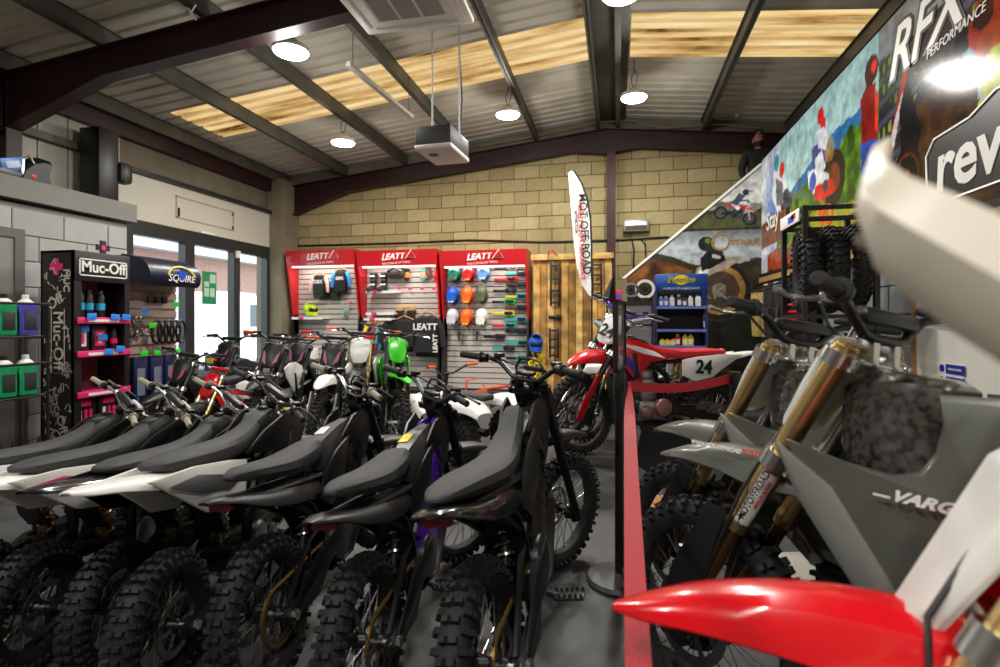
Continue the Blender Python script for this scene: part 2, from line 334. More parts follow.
ob('door_handle', G().tube([(XL+.08, 7.72, 1.), (XL+.14, 7.72, 1.), (XL+.14, 7.72, 1.4), (XL+.08, 7.72, 1.4)], .015), BLK, w1); ob('door_closer', G().bb(XL+.08, XL+.12, 7.78, 7.86, 2.38, 2.5), WHT, w1)
ob('sign_strip', G().bb(XL+.08, XL+.1, 7.0, 7.3, DZ+.0, DZ+.03), WHT, w1)
po = tag(ob('poster', G().bb(XL+.012, XL+.018, 7.12, 7.42, 1.58, 2.1), mat('poster_green', (36, 140, 96), .5)), 'green paper poster taped inside the glass door', 'poster')
for k, (a, b, c, d) in enumerate(((7.16, 7.26, 1.7, 1.84), (7.28, 7.38, 1.7, 1.84), (7.16, 7.26, 1.86, 1.94), (7.28, 7.4, 1.92, 2.06))): ob('print_patch', G().bb(XL+.018, XL+.02, a, b, c, d), mat('poster_print', (188, 214, 186), .6), po)
# outside yard
struct('floor_yard', G().bb(-40, XL-.26, -12, 40, -.25, -.05), mat('yard_asphalt', (150, 150, 150), .9, var=.08, scale=2))
bd = thing('brick_building', 'red brick building across the yard seen through the glass doors', 'building', (-15, 14, -.05))
BRK = mat('far_brick', (150, 116, 106), .9, var=.12, scale=9)
ob('wall', G().bb(-3, 0, -14, 22, 0, 3.7), BRK, bd); ob('roof', G().bb(-3.4, .5, -14.3, 22.3, 3.7, 4.0), mat('far_roof', (190, 196, 198), .7), bd)
for k in range(8):
    y = -11+k*3.6; w = ob('window', G().bb(0, .06, y, y+2.2, 1.2, 2.5), mat('white_upvc', (240, 242, 242), .5), bd)
    for j in (0, 1): ob('pane', G().bb(.06, .07, y+.12+j*1.05, y+1.02+j*1.05, 1.3, 2.4), mat('far_glass', (140, 156, 166), .15), w)
vn = thing('van', 'white van parked outside beyond the glass doors', 'van', (-10.6, 11.9, -.05), math.radians(88))
pf = [(-2.4, .35), (2.3, .35), (2.5, .6), (2.5, 1.0), (1.75, 1.2), (1.2, 1.95), (.9, 2.05), (-2.35, 2.05), (-2.45, 1.)]
ob('body', G().prism(pf, lambda x, z: (x, -.95, z), lambda x, z: (x, .95, z)), mat('van_white', (246, 246, 246), .3), vn)
for s in (-1, 1):
    ob('side_window', G().prism([(.55, 1.2), (1.5, 1.2), (1.1, 1.8), (.55, 1.8)], lambda x, z: (x, s*.95, z), lambda x, z: (x, s*.957, z)), mat('van_glass', (70, 80, 86), .1), vn)
    for x in (-1.5, 1.6): ob('wheel', G().lathe([(.1, -.1), (.33, -.1), (.34, 0), (.33, .1), (.1, .1)], (x, s*.87, .33), 'y', 18), RUB, vn)
# block-built store room on the left, with its roof
PBLK = [mat('white_block_%d' % i, c, .75, var=.04, scale=8, bump=.25) for i, c in enumerate([(164, 163, 160), (158, 157, 155), (168, 167, 164)])]
XO, YO, ZO = -5.2, 4.74, 2.36
wo = struct('wall_store', G().bb(XO-.2, XO-.012, YF, YO, 0, ZO), mat('white_mortar', (140, 139, 137), .85))
for r in range(10):
    z = .1125+r*.232; y1 = YO-(.225 if r % 2 else 0)
    if r % 2: ob('wall_block', G().rbox((XO-.1, YO-.115, z), (.21, .21, .222), .005, seg=1), PBLK[0], wo, smooth=0)
    k = 0
    while y1 > .3:
        a = y1-.45; ob('wall_block', G().rbox((XO-.01, (a+y1)/2, z), (.024, .442, .224), .005, seg=1), PBLK[(k+r) % 3], wo, smooth=0); y1 = a; k += 1
co = ob('coping', G().bb(XO-.3, XO+.06, YF, YO+.06, ZO+.03, ZO+.22), mat('coping_render', (122, 120, 114), .8, var=.05, scale=6, bump=.2), wo)
ob('roof_deck', G().bb(XL, XO-.3, YF, YO, ZO+.03, ZO+.1), CONC, wo)
d3 = struct('door_3', G().bb(XO-.005, XO+.016, 2.2, 3.62, 0, 2.05), mat('store_door', (132, 129, 122), .6, var=.04, scale=5))
g = G().bb(XO, XO+.03, 3.62, 3.7, 0, 2.05).bb(XO, XO+.03, 2.1, 3.7, 2.05, 2.13); ob('door_frame', g, mat('frame_grey', (92, 92, 90), .6), d3)
# mezzanine, stair and its printed boards
TIM = mat('raw_timber', (150, 112, 66), .7, var=.2, scale=12)
struct('floor_mezzanine', G().bb(XM+.06, XR, YF, YS, 2.3, 2.45), TIM)
wr = struct('wall_mezzanine', G().bb(XM+.12, XM+.3, 4.4, YS, 0, 2.3), mat('grey_mortar', (92, 94, 96), .85))
GB = [mat('grey_block_%d' % i, c, .7, var=.06, scale=9, bump=.3) for i, c in enumerate([(116, 119, 122), (108, 111, 114)])]
for r in range(10):
    for k in range(9):
        y = 4.62+k*.45+(.22 if r % 2 else 0)
        if y < YS-.2: ob('wall_block', G().rbox((XM+.11, y, .113+r*.228), (.024, .44, .218), .005, seg=1), GB[(r+k) % 2], wr, smooth=0)
wp = struct('wall_board', G().bb(XM+.07, XM+.12, YF, 4.4, 0, 2.3), mat('white_board', (226, 224, 214), .5, var=.03, scale=3))
ob('board_edge', G().bb(XM+.06, XM+.125, 4.38, 4.44, 0, 2.3), TIM, wp)
struct('trim_5', G().bb(XM-.04, XM+.06, YF, YS, 1.86, 1.93), TIM); struct('trim_6', G().bb(XM-.01, XM+.06, YF, YS, 1.93, 1.99), BLK)
# stair behind the triangular board
st = thing('staircase', 'timber stair rising behind the triangular racing board', 'staircase', (0, 0, 0))
for k in range(11):
    x = .1+k*.2; z = .2+k*.21
    if x < XM: ob('tread', G().bb(x, x+.24, YS+.05, YB-.06, z, z+.04), TIM, st)
ob('stringer', G().prism([(0, 0), (.3, 0), (XM+.2, 2.2), (XM+.2, 2.45), (XM-.05, 2.45)], lambda x, z: (x, YS+.03, z), lambda x, z: (x, YS+.06, z)), TIM, st)
# ------------------------------------------------------------------ motorbikes
def ring_g(g, prof, n, c=(0, 0, 0)):          # closed profile (r,y) swept round the y axis
    m = len(prof); V = []; f = []
    for k in range(n):
        q = 2*math.pi*k/n
        for r, h in prof: V.append((c[0]+r*math.cos(q), c[1]+h, c[2]+r*math.sin(q)))
    for k in range(n):
        for i in range(m): f.append((k*m+i, k*m+(i+1) % m, ((k+1) % n)*m+(i+1) % m, ((k+1) % n)*m+i))
    return g.add(V, f)
def tyre_g(R, w, nk=38, kh=.016):
    g = G(); R0 = R-kh; rc = R0-w*.5
    ring_g(g, [(rc+.5*w*math.cos(a), .5*w*math.sin(a)) for a in [math.radians(-150+k*30) for k in range(11)]], 40)
    for i in range(nk*2):
        t = math.pi*i/nk
        er = Vector((math.cos(t), 0, math.sin(t))); et = Vector((-math.sin(t), 0, math.cos(t))); ey = Vector((0, 1, 0))
        for ph, lw, ln in (((-14, .24, .55), (14, .24, .55)) if i % 2 else ((-46, .22, .6), (46, .22, .6), (-72, .2, .5), (72, .2, .5))):
            a = math.radians(ph); n = er*math.cos(a)+ey*math.sin(a); b = ey*math.cos(a)-er*math.sin(a)
            c = er*rc+n*(w*.5); hl = ln*math.pi*R/nk*.62; hb = lw*w*.5; V = []
            for h, s in ((-.004, 1.08), (kh, .88)):
                for u, v in ((-1, -1), (1, -1), (1, 1), (-1, 1)): V.append(c+n*h+et*(u*hl*s)+b*(v*hb*s))
            g.add(V, [(4, 5, 6, 7), (0, 1, 5, 4), (1, 2, 6, 5), (2, 3, 7, 6), (3, 0, 4, 7)])
    return g
CACHE = {}
def cached(key, fn, name):
    if key not in CACHE:
        r = fn(); CACHE[key] = r.mesh(name, 38) if isinstance(r, G) else r
    return CACHE[key]
def part(name, key, fn, m, parent, M=None):
    me = cached(key, fn, name)
    return ob(name, me, m, parent, M)
def spokes_g(rr, w):
    g = G()
    for k in range(32):
        t = 2*math.pi*k/32; s = 1 if k % 2 else -1; t2 = t+(.42 if (k//2) % 2 else -.42)
        a = (.032*math.cos(t2), s*.028, .032*math.sin(t2)); b = (rr*math.cos(t), s*.006, rr*math.sin(t)); g.tube([a, b], .0019, 3, cap=False)
        p = Vector(b); q = p*.93; g.tube([tuple(p), tuple(q)], .0036, 4)
    return g
def wheel(name, R, w, bike, M, c, disc_side, disc_r, sprocket=None):
    rr = R-w*.98
    def rim():
        g = ring_g(G(), [(rr, -.022), (rr+.014, -.03), (rr+.018, -.026), (rr+.004, 0), (rr+.018, .026), (rr+.014, .03), (rr, .022), (rr-.008, 0)], 40)
        g.lathe([(.018, -.075), (.026, -.06), (.036, -.03), (.024, -.02), (.024, .02), (.036, .03), (.026, .06), (.018, .075)], (0, 0, 0), 'y', 14); return g
    wo_ = part(name, ('rim', R, w), rim, c['rim'], bike, M)
    part('tyre', ('tyre', R, w), lambda: tyre_g(R, w), RUB, wo_)
    part('spokes', ('spk', R, w), lambda: spokes_g(rr, w), c['spoke'], wo_)
    def disc():
        g = ring_g(G(), [(disc_r*.78, -.002), (disc_r, -.002), (disc_r, .002), (disc_r*.78, .002)], 28, (0, disc_side*.062, 0))
        for k in range(6):
            t = k*math.pi/3; g.box((.55*disc_r*math.cos(t), disc_side*.062, .55*disc_r*math.sin(t)), (disc_r*.55, .004, .016), rot('Y', -60*k))
        return g
    part('brake_disc', ('disc', R, disc_side, disc_r), disc, STL, wo_)
    if sprocket:
        def spr():
            r = sprocket; g = ring_g(G(), [(r*.74, -.002), (r*.95, -.002), (r*.95, .002), (r*.74, .002)], 30, (0, -disc_side*.06, 0))
            for k in range(40):
                t = k*math.pi/20; g.box((r*.97*math.cos(t), -disc_side*.06, r*.97*math.sin(t)), (.014, .004, .008), rot('Y', -9*k))
            for k in range(6):
                t = k*math.pi/3; g.box((.5*r*math.cos(t), -disc_side*.06, .5*r*math.sin(t)), (r*.55, .004, .02), rot('Y', -60*k))
            return g
        part('sprocket', ('spr', R, sprocket, disc_side), spr, STL, wo_)
    return wo_
def arch(secs, th=.004):      # fender: (x, z, halfwidth, droop) sections
    S_ = []
    for x, z, w, d in secs:
        q = [(-1, -1), (-.93, -.55), (-.72, -.12), (-.35, .04), (0, .09), (.35, .04), (.72, -.12), (.93, -.55), (1, -1)]
        top = [(x, w*a, z+d*b) for a, b in q]; S_.append(top+[(x, y*.95, zz-th) for x, y, zz in top[::-1]])
    return G().loft(S_)
def seat_loft(secs):
    S_ = []; f_, l_ = secs[0], secs[-1]
    def e_(q, dx, k): m = q[2]+(q[1]-q[2])*.55; return (q[0]+dx, m+(q[1]-m)*k, m+(q[2]-m)*k, q[3]*k)
    secs = [e_(f_, -.022, .35), e_(f_, -.014, .78)]+list(secs)+[e_(l_, .014, .78), e_(l_, .022, .35)]
    for x, zt, zb, w in secs:
        S_.append([(x, a*w, zb+(zt-zb)*b) for a, b in ((-.78, 0), (-1, .35), (-.97, .72), (-.72, .95), (-.3, 1), (.3, 1), (.72, .95), (.97, .72), (1, .35), (.78, 0))])
    return G().loft(S_)
def smooth_secs(secs, k=3):
    A = np.array(secs, float); n = len(A); out = []
    for i in range(n-1):
        p0, p1, p2, p3 = A[max(i-1, 0)], A[i], A[i+1], A[min(i+2, n-1)]
        for j in range(k):
            t = j/k; out.append(tuple(.5*((2*p1)+(-p0+p2)*t+(2*p0-5*p1+4*p2-p3)*t*t+(-p0+3*p1-3*p2+p3)*t**3)))
    return out+[tuple(A[-1])]
def coil_g(p0, p1, r, turns, wr):
    p0, p1 = Vector(p0), Vector(p1); d = (p1-p0); z = d.normalized(); x = z.orthogonal().normalized(); y = z.cross(x); n = int(turns*10)
    return G().tube([p0+d*(i/n)+x*(r*math.cos(i*.6283))+y*(r*math.sin(i*.6283)) for i in range(n+1)], wr, 5)
def chain_g(pr, rr, pf, rf, y):
    pr, pf = Vector((pr[0], pr[1])), Vector((pf[0], pf[1])); pts = []; d = (pf-pr); a0 = math.atan2(d.y, d.x)
    for k in range(13): a = a0+math.pi/2+k*math.pi/12; pts.append(pr+Vector((math.cos(a), math.sin(a)))*rr)
    for k in range(7): a = a0-math.pi/2+k*math.pi/6; pts.append(pf+Vector((math.cos(a), math.sin(a)))*rf)
    out = []
    for i in range(len(pts)):
        a, b = pts[i], pts[(i+1) % len(pts)]; m = max(1, int((b-a).length/.0155))
        for j in range(m): q = a.lerp(b, j/m); out.append((q.x, y, q.y))
    return G().tube(out, [.0055 if i % 2 else .0088 for i in range(len(out))], 6, closed=True)
def lv_clip(v, a, b): return max(a, min(b, v))
BASE = dict(ff=BLK, sh=BLK, sp=WHT, rf=BLK, np=WHT, fo=GLD, fi=CHR, fg=None, fr=MBK, grip=GRIP, bar=BLK, pad=BLK, rim=BLK, spoke=STL, spring=CHR, seat=SEAT, clamp=CHR, tank=BLK, eng=DGY, chain=CHN, hand=None, deco=None, plate=True, lever=CHR, swing=MBK, body='engine')
def bike(name, label, loc, heading, steer=0., lean=0., scale=1., kind='mx', group=None, z=0., pitch=0., stand=True, cat='motorbike', **kw):
    """heading: degrees from +Y, positive to the right (clockwise from above)"""
    c = dict(BASE); c.update(kw); e = kind == 'ebike'
    t = thing(name, label, cat, (loc[0], loc[1], z), 0, group, scale)
    hd = math.radians(90-heading)
    t.matrix_world = Matrix.Translation((loc[0], loc[1], z)) @ Matrix.Rotation(hd, 4, 'Z') @ Matrix.Rotation(math.radians(lean), 4, 'X') @ Matrix.Rotation(math.radians(pitch), 4, 'Y') @ Matrix.Scale(scale, 4)
    L, Rr, Rf, rake, FL, yo = (1.33, .305, .31, 25, .80, .085) if e else (1.44, .29, .31, 27, .80, .1) if kind == 'mini' else (1.48, .335, .35, 27, .93, .1)
    ra = math.radians(rake); d = Vector((-math.sin(ra), 0, math.cos(ra))); nrm = Vector((math.cos(ra), 0, math.sin(ra)))
    ax = Vector((L, 0, Rf)); piv = ax-nrm*.045
    SM = Matrix.Translation(piv) @ Matrix.Rotation(math.radians(steer), 4, d) @ Matrix.Translation(-piv)
    K = kind
    def F_(s, y=0., f=0.): return ax+d*s+nrm*f+Vector((0, y, 0))
    # wheels
    wheel('front_wheel', Rf, .082 if not e else .08, t, SM @ Matrix.Translation(ax), c, 1, .13 if not e else .11)
    wheel('rear_wheel', Rr, .108 if not e else .095, t, Matrix.Translation((0, 0, Rr)), c, -1 if not e else 1, .12 if not e else .11, .115)
    # forks
    for s in (1, -1):
        fl = part('fork_leg', (K, 'fl', s), lambda: G().tube([F_(x, s*yo) for x in (FL*.40, FL*.42, FL*.43, FL*.45, FL*.6, FL*.61, FL*.9, FL)], [.029, .031, .0285, .0285, .029, .028, .0265, .0265] if not e else [.025]*8, 14), c['fo'], t, SM)
        part('fork_tube', (K, 'fi', s), lambda: G().tube([F_(-.02, s*yo), F_(.06, s*yo), F_(.09, s*yo), F_(FL*.42, s*yo)], [.022, .024, .0215, .0215], 12).rbox(F_(0, s*yo), (.07, .03, .06), .012), c['fi'], fl)
        part('dust_seal', (K, 'ds', s), lambda: G().tube([F_(FL*.385, s*yo), F_(FL*.40, s*yo)], .028, 14), c.get('cap', GLD), fl)
        part('fork_cap', (K, 'fc', s), lambda: G().tube([F_(FL, s*yo), F_(FL+.012, s*yo)], .022, 8), c.get('cap', GLD), fl)
        if c['fg'] or not e:
            part('fork_guard', (K, 'fg', s), lambda: G().panel([(L-.035, Rf-.06), (L+.055, Rf-.03), (L+.03, Rf+.14), (L-.085, Rf+.37), (L-.15, Rf+.36), (L-.07, Rf+.1)], lambda x, z_: s*(yo+.034), .01), c['fg'] or BLK, fl)
    def clamp():
        g = G()
        for s_, th in ((FL*.64, .045), (FL*.965, .036)):
            M3 = Matrix((nrm, (0, 1, 0), d)).transposed()
            for y in (-yo, yo):
                g.tube([F_(s_-th/2, y), F_(s_+th/2, y)], .040 if not e else .034, 16); g.rbox(F_(s_, y, -.04), (.03, .022, th), .006, M3)
                for q in (-.3, .3): g.tube([F_(s_+th*q, y-.02, -.045), F_(s_+th*q, y+.02, -.045)], .006, 6)
            g.rbox(F_(s_, 0, -.028), (.05, 2*yo, th*.9), .008, M3)
        g.tube([F_(FL*.6, 0, -.045), F_(FL*.97, 0, -.045)], .024, 12)
        for y in (-.045, .045): g.rbox(F_(FL*1.0, y, -.02), (.045, .028, .075), .006)
        return g
    part('triple_clamp', (K, 'cl'), clamp, c['clamp'], t, SM)
    # handlebar
    B = F_(FL*1.035, 0, -.02); hw = .40 if not e else .37
    rs = .6 if kind == 'mini' else 1.
    bp = [(0, 0, 0), (0, .05, 0), (.004, .085, .008*rs), (.0, .16, .062*rs), (-.012, .205, .078*rs), (-.05, hw-.1, .082*rs), (-.075, hw, .084*rs)]
    bar = [B+Vector((p[0], -p[1], p[2])) for p in bp[::-1]]+[B+Vector(p) for p in bp[1:]]
    hb = part('handlebar', (K, 'hb'), lambda: G().tube(bar, .0125, 10), c['bar'], t, SM)
    for s in (1, -1):
        a = B+Vector((-.045, s*(hw-.125), .0815*rs)); b = B+Vector((-.075, s*hw, .084*rs)); u = (b-a).normalized()
        part('grip', (K, 'gr', s), lambda: G().tube([a, a+u*.004, a+u*.005, a+u*.012, a+u*.013, b-u*.004, b], [.026, .028, .0265, .026, .0172, .0168, .012], 12), c['grip'], hb)
        def lever():
            q = a-u*.055; g = G().rbox(q+Vector((.03, 0, -.004)), (.05, .03, .024), .006)
            g.tube([q+Vector((.05, 0, -.005)), q+Vector((.078, s*.03, -.01)), q+Vector((.07, s*.1, -.012)), q+Vector((.052, s*.165, -.008))], [.008, .006, .006, .0075], 8)
            return g
        part('lever', (K, 'lv', s), lever, c['lever'], hb)
        part('switchgear', (K, 'sw', s), lambda: G().tube([a-u*.03, a-u*.005], .022, 10).rbox(a-u*.07+Vector((.035, 0, .016)), (.05, .034, .022), .006), BLK, hb)
        if c['hand']:
            def hg():
                S_ = []; n = 11
                for i in range(n):
                    v = i/(n-1); yy = s*(hw+.03-v*.30); xx = .085-.11*max(0, .25-v)/.25*1.2+.0*v; h = .013+.03*math.sin(math.pi*min(1, v*.95)); zc_ = .085+.05*(1-v)**2-.05*v
                    S_.append([B+Vector((xx+p, yy, zc_+q)) for p, q in ((-.006, -h*.75), (.012, -h*.2), (.014, h*.4), (-.004, h), (-.012, h*.95), (.004, h*.35), (.002, -h*.2), (-.014, -h*.7))])
                return G().loft(S_)
            part('handguard', (K, 'hg', s), hg, c['hand'], hb)
    part('bar_pad', (K, 'pad'), lambda: (G().rbox(B+Vector((.0, 0, .052)), (.045, .24, .04), .016) if not e else G().rbox(B+Vector((.0, 0, .03)), (.05, .09, .02), .008)), c['pad'], hb)
    # hoses
    part('brake_hose', (K, 'hose'), lambda: G().tube([B+Vector((.04, -.2, .07)), B+Vector((.12, -.1, .06)), B+Vector((.1, .02, -.05)), F_(FL*.62, .06, .06), F_(FL*.5, yo+.035, .02), F_(.1, yo+.03, -.02)], .0045, 6).tube([B+Vector((.04, .2, .07)), B+Vector((.1, .06, .03)), B+Vector((.02, -.06, -.1)), B+Vector((-.12, -.09, -.2))], .0045, 6), BLK, t, SM)
    def caliper(): return G().rbox(F_(.13, yo-.015, -.07), (.075, .045, .1), .014, Matrix((nrm, (0, 1, 0), d)).transposed()).tube([F_(.1, yo-.045, -.07), F_(.1, yo+.03, -.07)], .015, 8)
    part('brake_caliper', (K, 'cal'), caliper, CHR if not e else BLK, t, SM)
    Lc = F_(FL*.6)
    if not e: fs = [(-.30, -.075, .06, .03), (-.16, -.005, .078, .05), (-.04, .025, .092, .075), (.06, .032, .098, .085), (.18, .03, .088, .07), (.32, .005, .068, .045), (.42, -.03, .042, .022), (.475, -.052, .012, .005)]
    else: fs = [(-.16, -.03, .04, .02), (-.04, .0, .055, .03), (.08, .012, .06, .035), (.22, .0, .05, .025), (.34, -.035, .03, .012), (.38, -.05, .008, .004)]
    ffo = part('front_fender', (K, 'ff'), lambda: arch([(Lc.x+a, Lc.z+b, w, q) for a, b, w, q in smooth_secs(fs)]), c['ff'], t, SM)
    if c['plate'] and not e:
        pw = .7 if c.get('plate_s') else 1.
        pl = [(-.1, .14), (-.105, .02), (-.08, -.1), (-.04, -.13), (.04, -.13), (.08, -.1), (.105, .02), (.1, .14), (.05, .16), (-.05, .16)]
        PC = F_(FL*c.get('plate_s', .83), 0, .075)
        npo = part('number_plate', (K, 'np', c.get('plate_s', .83)), lambda: G().loft([[PC+d*(v*k+.0)+nrm*(q-.35*abs(y*k)) + Vector((0, y*k*pw, 0)) for y, v in pl] for k, q in ((.97, -.012), (1, -.006), (1, 0), (.86, .01))]), c['np'], t, SM)
        if c.get('npg'):
            for y_ in (-1, 1): part('plate_graphic', (K, 'npg', y_), lambda: G().loft([[PC+nrm*q+d*v+Vector((0, y_*y, 0)) for y, v in ((.03, -.1), (.075, -.06), (.085, .06), (.06, .02))] for q in (.002, .009)]), c['npg'], npo)
        if c.get('num'):
            lettering('plate_number', c['num'], .15, BLK, npo, PC+nrm*.012-d*.02, (0, 1, 0), d, bold=.004)
    elif e:
        HC = F_(FL*.84, 0, .07)
        hl = part('headlight', (K, 'hl'), lambda: G().rbox(HC, (.05, .11, .09), .02, Matrix((nrm, (0, 1, 0), d)).transposed()), BLK, t, SM)
        part('lens', (K, 'hll'), lambda: G().rbox(HC+nrm*.024, (.008, .08, .05), .003, Matrix((nrm, (0, 1, 0), d)).transposed()), mat('lens_clear', (180, 185, 190), .1), hl)
        dp = part('display', (K, 'dp'), lambda: G().rbox(B+Vector((.07, 0, .045)), (.055, .11, .016), .006, rot('Y', 25)), BLK, t, SM)
        part('display_glass', (K, 'dpg'), lambda: G().rbox(B+Vector((.0665, 0, .0525)), (.04, .075, .004), .001, rot('Y', 25)), mat('dim_screen', (120, 118, 96), .15), dp)
        part('display_hoop', (K, 'hoop'), lambda: G().tube([B+Vector((.03, y, z_)) for y, z_ in ((-.075, .0), (-.085, .05), (-.06, .09), (0, .1), (.06, .09), (.085, .05), (.075, .0))], .006, 6), BLK, t, SM)
    if not e: body_mx(t, c, K)
    else: body_e(t, c, K)
    if stand:
        part('kickstand', (K, 'ks'), lambda: G().tube([(.42, .11, .36), (.36, .23, .012)], .011, 8).rbox((.355, .24, .008), (.05, .06, .012), .004), BLK, t)
    return t
def both(fn):
    g = G()
    for s in (1, -1): fn(g, s)
    return g
def body_common(t, c, K, piv, ps, sr, wsw):
    def sw(g, s):
        g.loft([[(x, s*(y+a*w), z+b*h) for a, b in ((-1, -1), (1, -1), (1, 1), (-1, 1))] for x, y, z, w, h in ((-.06, wsw, sr, .012, .022), (.03, wsw, sr, .014, .028), (.2, wsw-.005, sr+.01, .016, .034), (piv[0]-.1, wsw-.025, piv[1], .018, .04), (piv[0]+.03, wsw-.03, piv[1], .018, .03))])
        g.rbox((-.02, s*(wsw+.004), sr), (.09, .02, .05), .006)
    part('swingarm', (K, 'sa'), lambda: both(sw).rbox((piv[0]-.12, 0, piv[1]), (.06, 2*(wsw-.03), .06), .012), c['swing'], t)
    part('rear_axle', (K, 'ra'), lambda: G().tube([(0, -wsw-.03, sr), (0, wsw+.03, sr)], .012, 8).tube([(0, -wsw-.03, sr), (0, -wsw-.015, sr)], .02, 6).tube([(0, wsw+.03, sr), (0, wsw+.015, sr)], .02, 6), CHR, t)
    for s in (1, -1):
        def peg():
            g = G().rbox((piv[0]-.1, s*.2, piv[1]-.075), (.06, .11, .012), .004).tube([(piv[0]-.09, s*.12, piv[1]-.07), (piv[0]-.1, s*.16, piv[1]-.075)], .011, 6)
            for k in range(6):
                for w in (-.026, .026): g.box((piv[0]-.1+w, s*(.152+k*.019), piv[1]-.064), (.006, .01, .014))
            return g
        part('footpeg', (K, 'peg', s), peg, DGY if K == 'ebike' else STL, t)
def body_mx(t, c, K):
    varg = c['body'] == 'varg'; V = 'v' if varg else ''
    rz_ = .29 if K == 'mini' else .335
    body_common(t, c, K, (.55, .4), None, rz_, .125)
    def fr(g, s):
        g.tube([(1.045, 0, .97), (.98, s*.05, .93), (.8, s*.095, .83), (.6, s*.1, .7), (.52, s*.1, .55), (.52, s*.1, .36), (.56, s*.09, .3)], [.03, .03, .028, .028, .026, .026, .02], 8)
        g.tube([(1.06, 0, .9), (.95, s*.01, .62), (.87, s*.05, .42), (.8, s*.08, .3), (.56, s*.09, .28)], .019, 8)
        g.tube([(.6, s*.07, .8), (.3, s*.07, .84), (-.05, s*.06, .88)], .013, 6); g.tube([(.53, s*.09, .56), (.3, s*.08, .7), (-.02, s*.06, .87)], .012, 6)
    part('frame', (K, 'fr'), lambda: both(fr).tube([(1.04, 0, 1.03), (1.09, 0, .88)], .034, 12), c['fr'], t)
    if not varg:
        def eng():
            g = G().rbox((.66, 0, .36), (.36, .2, .2), .04).rbox((.74, 0, .55), (.15, .15, .2), .02, rot('Y', 8)).rbox((.76, 0, .68), (.14, .14, .1), .025, rot('Y', 8))
            for k in range(5): g.rbox((.745, 0, .49+k*.028), (.17, .17, .008), .002, rot('Y', 8))
            return g
        en = part('engine', (K, 'eng'), eng, c['eng'], t)
        for s in (1, -1):
            part('engine_cover', (K, 'ec', s), lambda: G().lathe([(.082, 0), (.086, s*.02), (.074, s*.034), (.03, s*.038)], (.6, s*.1, .4), 'y', 18).lathe([(.062, 0), (.062, s*.022), (.05, s*.03), (.02, s*.032)], (.76, s*.1, .35), 'y', 16), c.get('cover', STL), en)
        if K != 'mini': part('exhaust_header', (K, 'ex'), lambda: G().tube([(.8, 0, .63), (.88, -.03, .6), (.92, -.08, .55), (.88, -.13, .52), (.7, -.145, .56), (.5, -.14, .64), (.3, -.13, .72)], [.02, .022, .024, .024, .024, .022, .024], 10), c.get('pipe', STL), t)
        if K != 'mini': part('silencer', (K, 'si'), lambda: G().tube([(.33, -.135, .71), (.28, -.14, .73), (.26, -.14, .735), (-.12, -.145, .85), (-.14, -.145, .855), (-.2, -.145, .875)], [.024, .036, .052, .052, .046, .026], 12), CHR, t)
        def rad(g, s):
            g.rbox((.93, s*.11, .76), (.05, .1, .24), .01, rot('Y', 12))
            for k in range(8): g.box((.955, s*.11, .66+k*.028), (.012, .1, .004), rot('Y', 12))
        part('radiator', (K, 'rad'), lambda: both(rad), BLK, t)
    else:
        def batt():
            g = G().rbox((.72, 0, .6), (.38, .2, .46), .05)
            for k in range(13):
                for s in (1, -1): g.box((.73, s*.108, .4+k*.03), (.33, .02, .012))
            return g
        part('battery', ('v', 'batt'), batt, mat('battery_black', (26, 26, 27), .4, .3), t)
        part('motor', ('v', 'mot'), lambda: G().lathe([(.03, -.12), (.1, -.11), (.115, -.09), (.115, .09), (.1, .11), (.03, .12)], (.6, 0, .36), 'y', 22).rbox((.62, 0, .3), (.3, .17, .1), .03), DGY, t)
        CARB = mat('forged_carbon', (24, 23, 22), .25, var2=(74, 71, 65), var=.3, scale=55, coat=.6)
        part('carbon_cover', ('v', 'cc'), lambda: G().loft([[(x, a*w, zb+(zt-zb)*b) for a, b in ((-1, 0), (-1.02, .6), (-.85, .93), (-.4, 1), (.4, 1), (.85, .93), (1.02, .6), (1, 0))] for x, zt, zb, w in ((1.09, 1.05, .9, .05), (1.04, 1.075, .84, .09), (.95, 1.08, .82, .115), (.885, 1.07, .86, .12), (.87, 1.06, .9, .11))]), CARB, t, Matrix.Translation((0, 0, .045)))
    part('shock', (K, 'shk'), lambda: G().tube([(.42, 0, .8), (.47, 0, .4)], .02, 10).tube([(.42, 0, .8), (.427, 0, .74)], .036, 10).tube([(.41, .05, .82), (.405, .05, .68)], .02, 8), c.get('shockc', GLD), t)
    part('shock_spring', (K, 'spr'), lambda: coil_g((.425, 0, .75), (.46, 0, .46), .036, 8, .007), c['spring'], t)
    part('chain', (K, 'chn'), lambda: chain_g((0, rz_), .115, (.52, .38), .036, .062), c['chain'], t)
    part('seat', (K, 'seat'), lambda: seat_loft(smooth_secs([(-.06, .962, .925, .055), (.04, .965, .9, .082), (.2, .955, .87, .088), (.38, .94, .85, .082), (.55, .935, .845, .072), (.7, .955, .87, .062), (.82, .995, .93, .048), (.87, 1.005, .97, .035)])), c['seat'], t)
    part('rear_fender', (K, 'rf'), lambda: arch(smooth_secs([(.34, .865, .085, .05), (.16, .885, .1, .06), (0, .905, .1, .055), (-.16, .93, .092, .045), (-.3, .955, .078, .03), (-.42, .97, .05, .018), (-.47, .975, .02, .006)])), c['rf'], t)
    part('mud_flap', (K, 'mf'), lambda: G().loft([[(x, -.055, z), (x, .055, z), (x-.012, .055, z), (x-.012, -.055, z)] for x, z in ((.3, .84), (.32, .7), (.36, .58), (.42, .5))]), BLK, t)
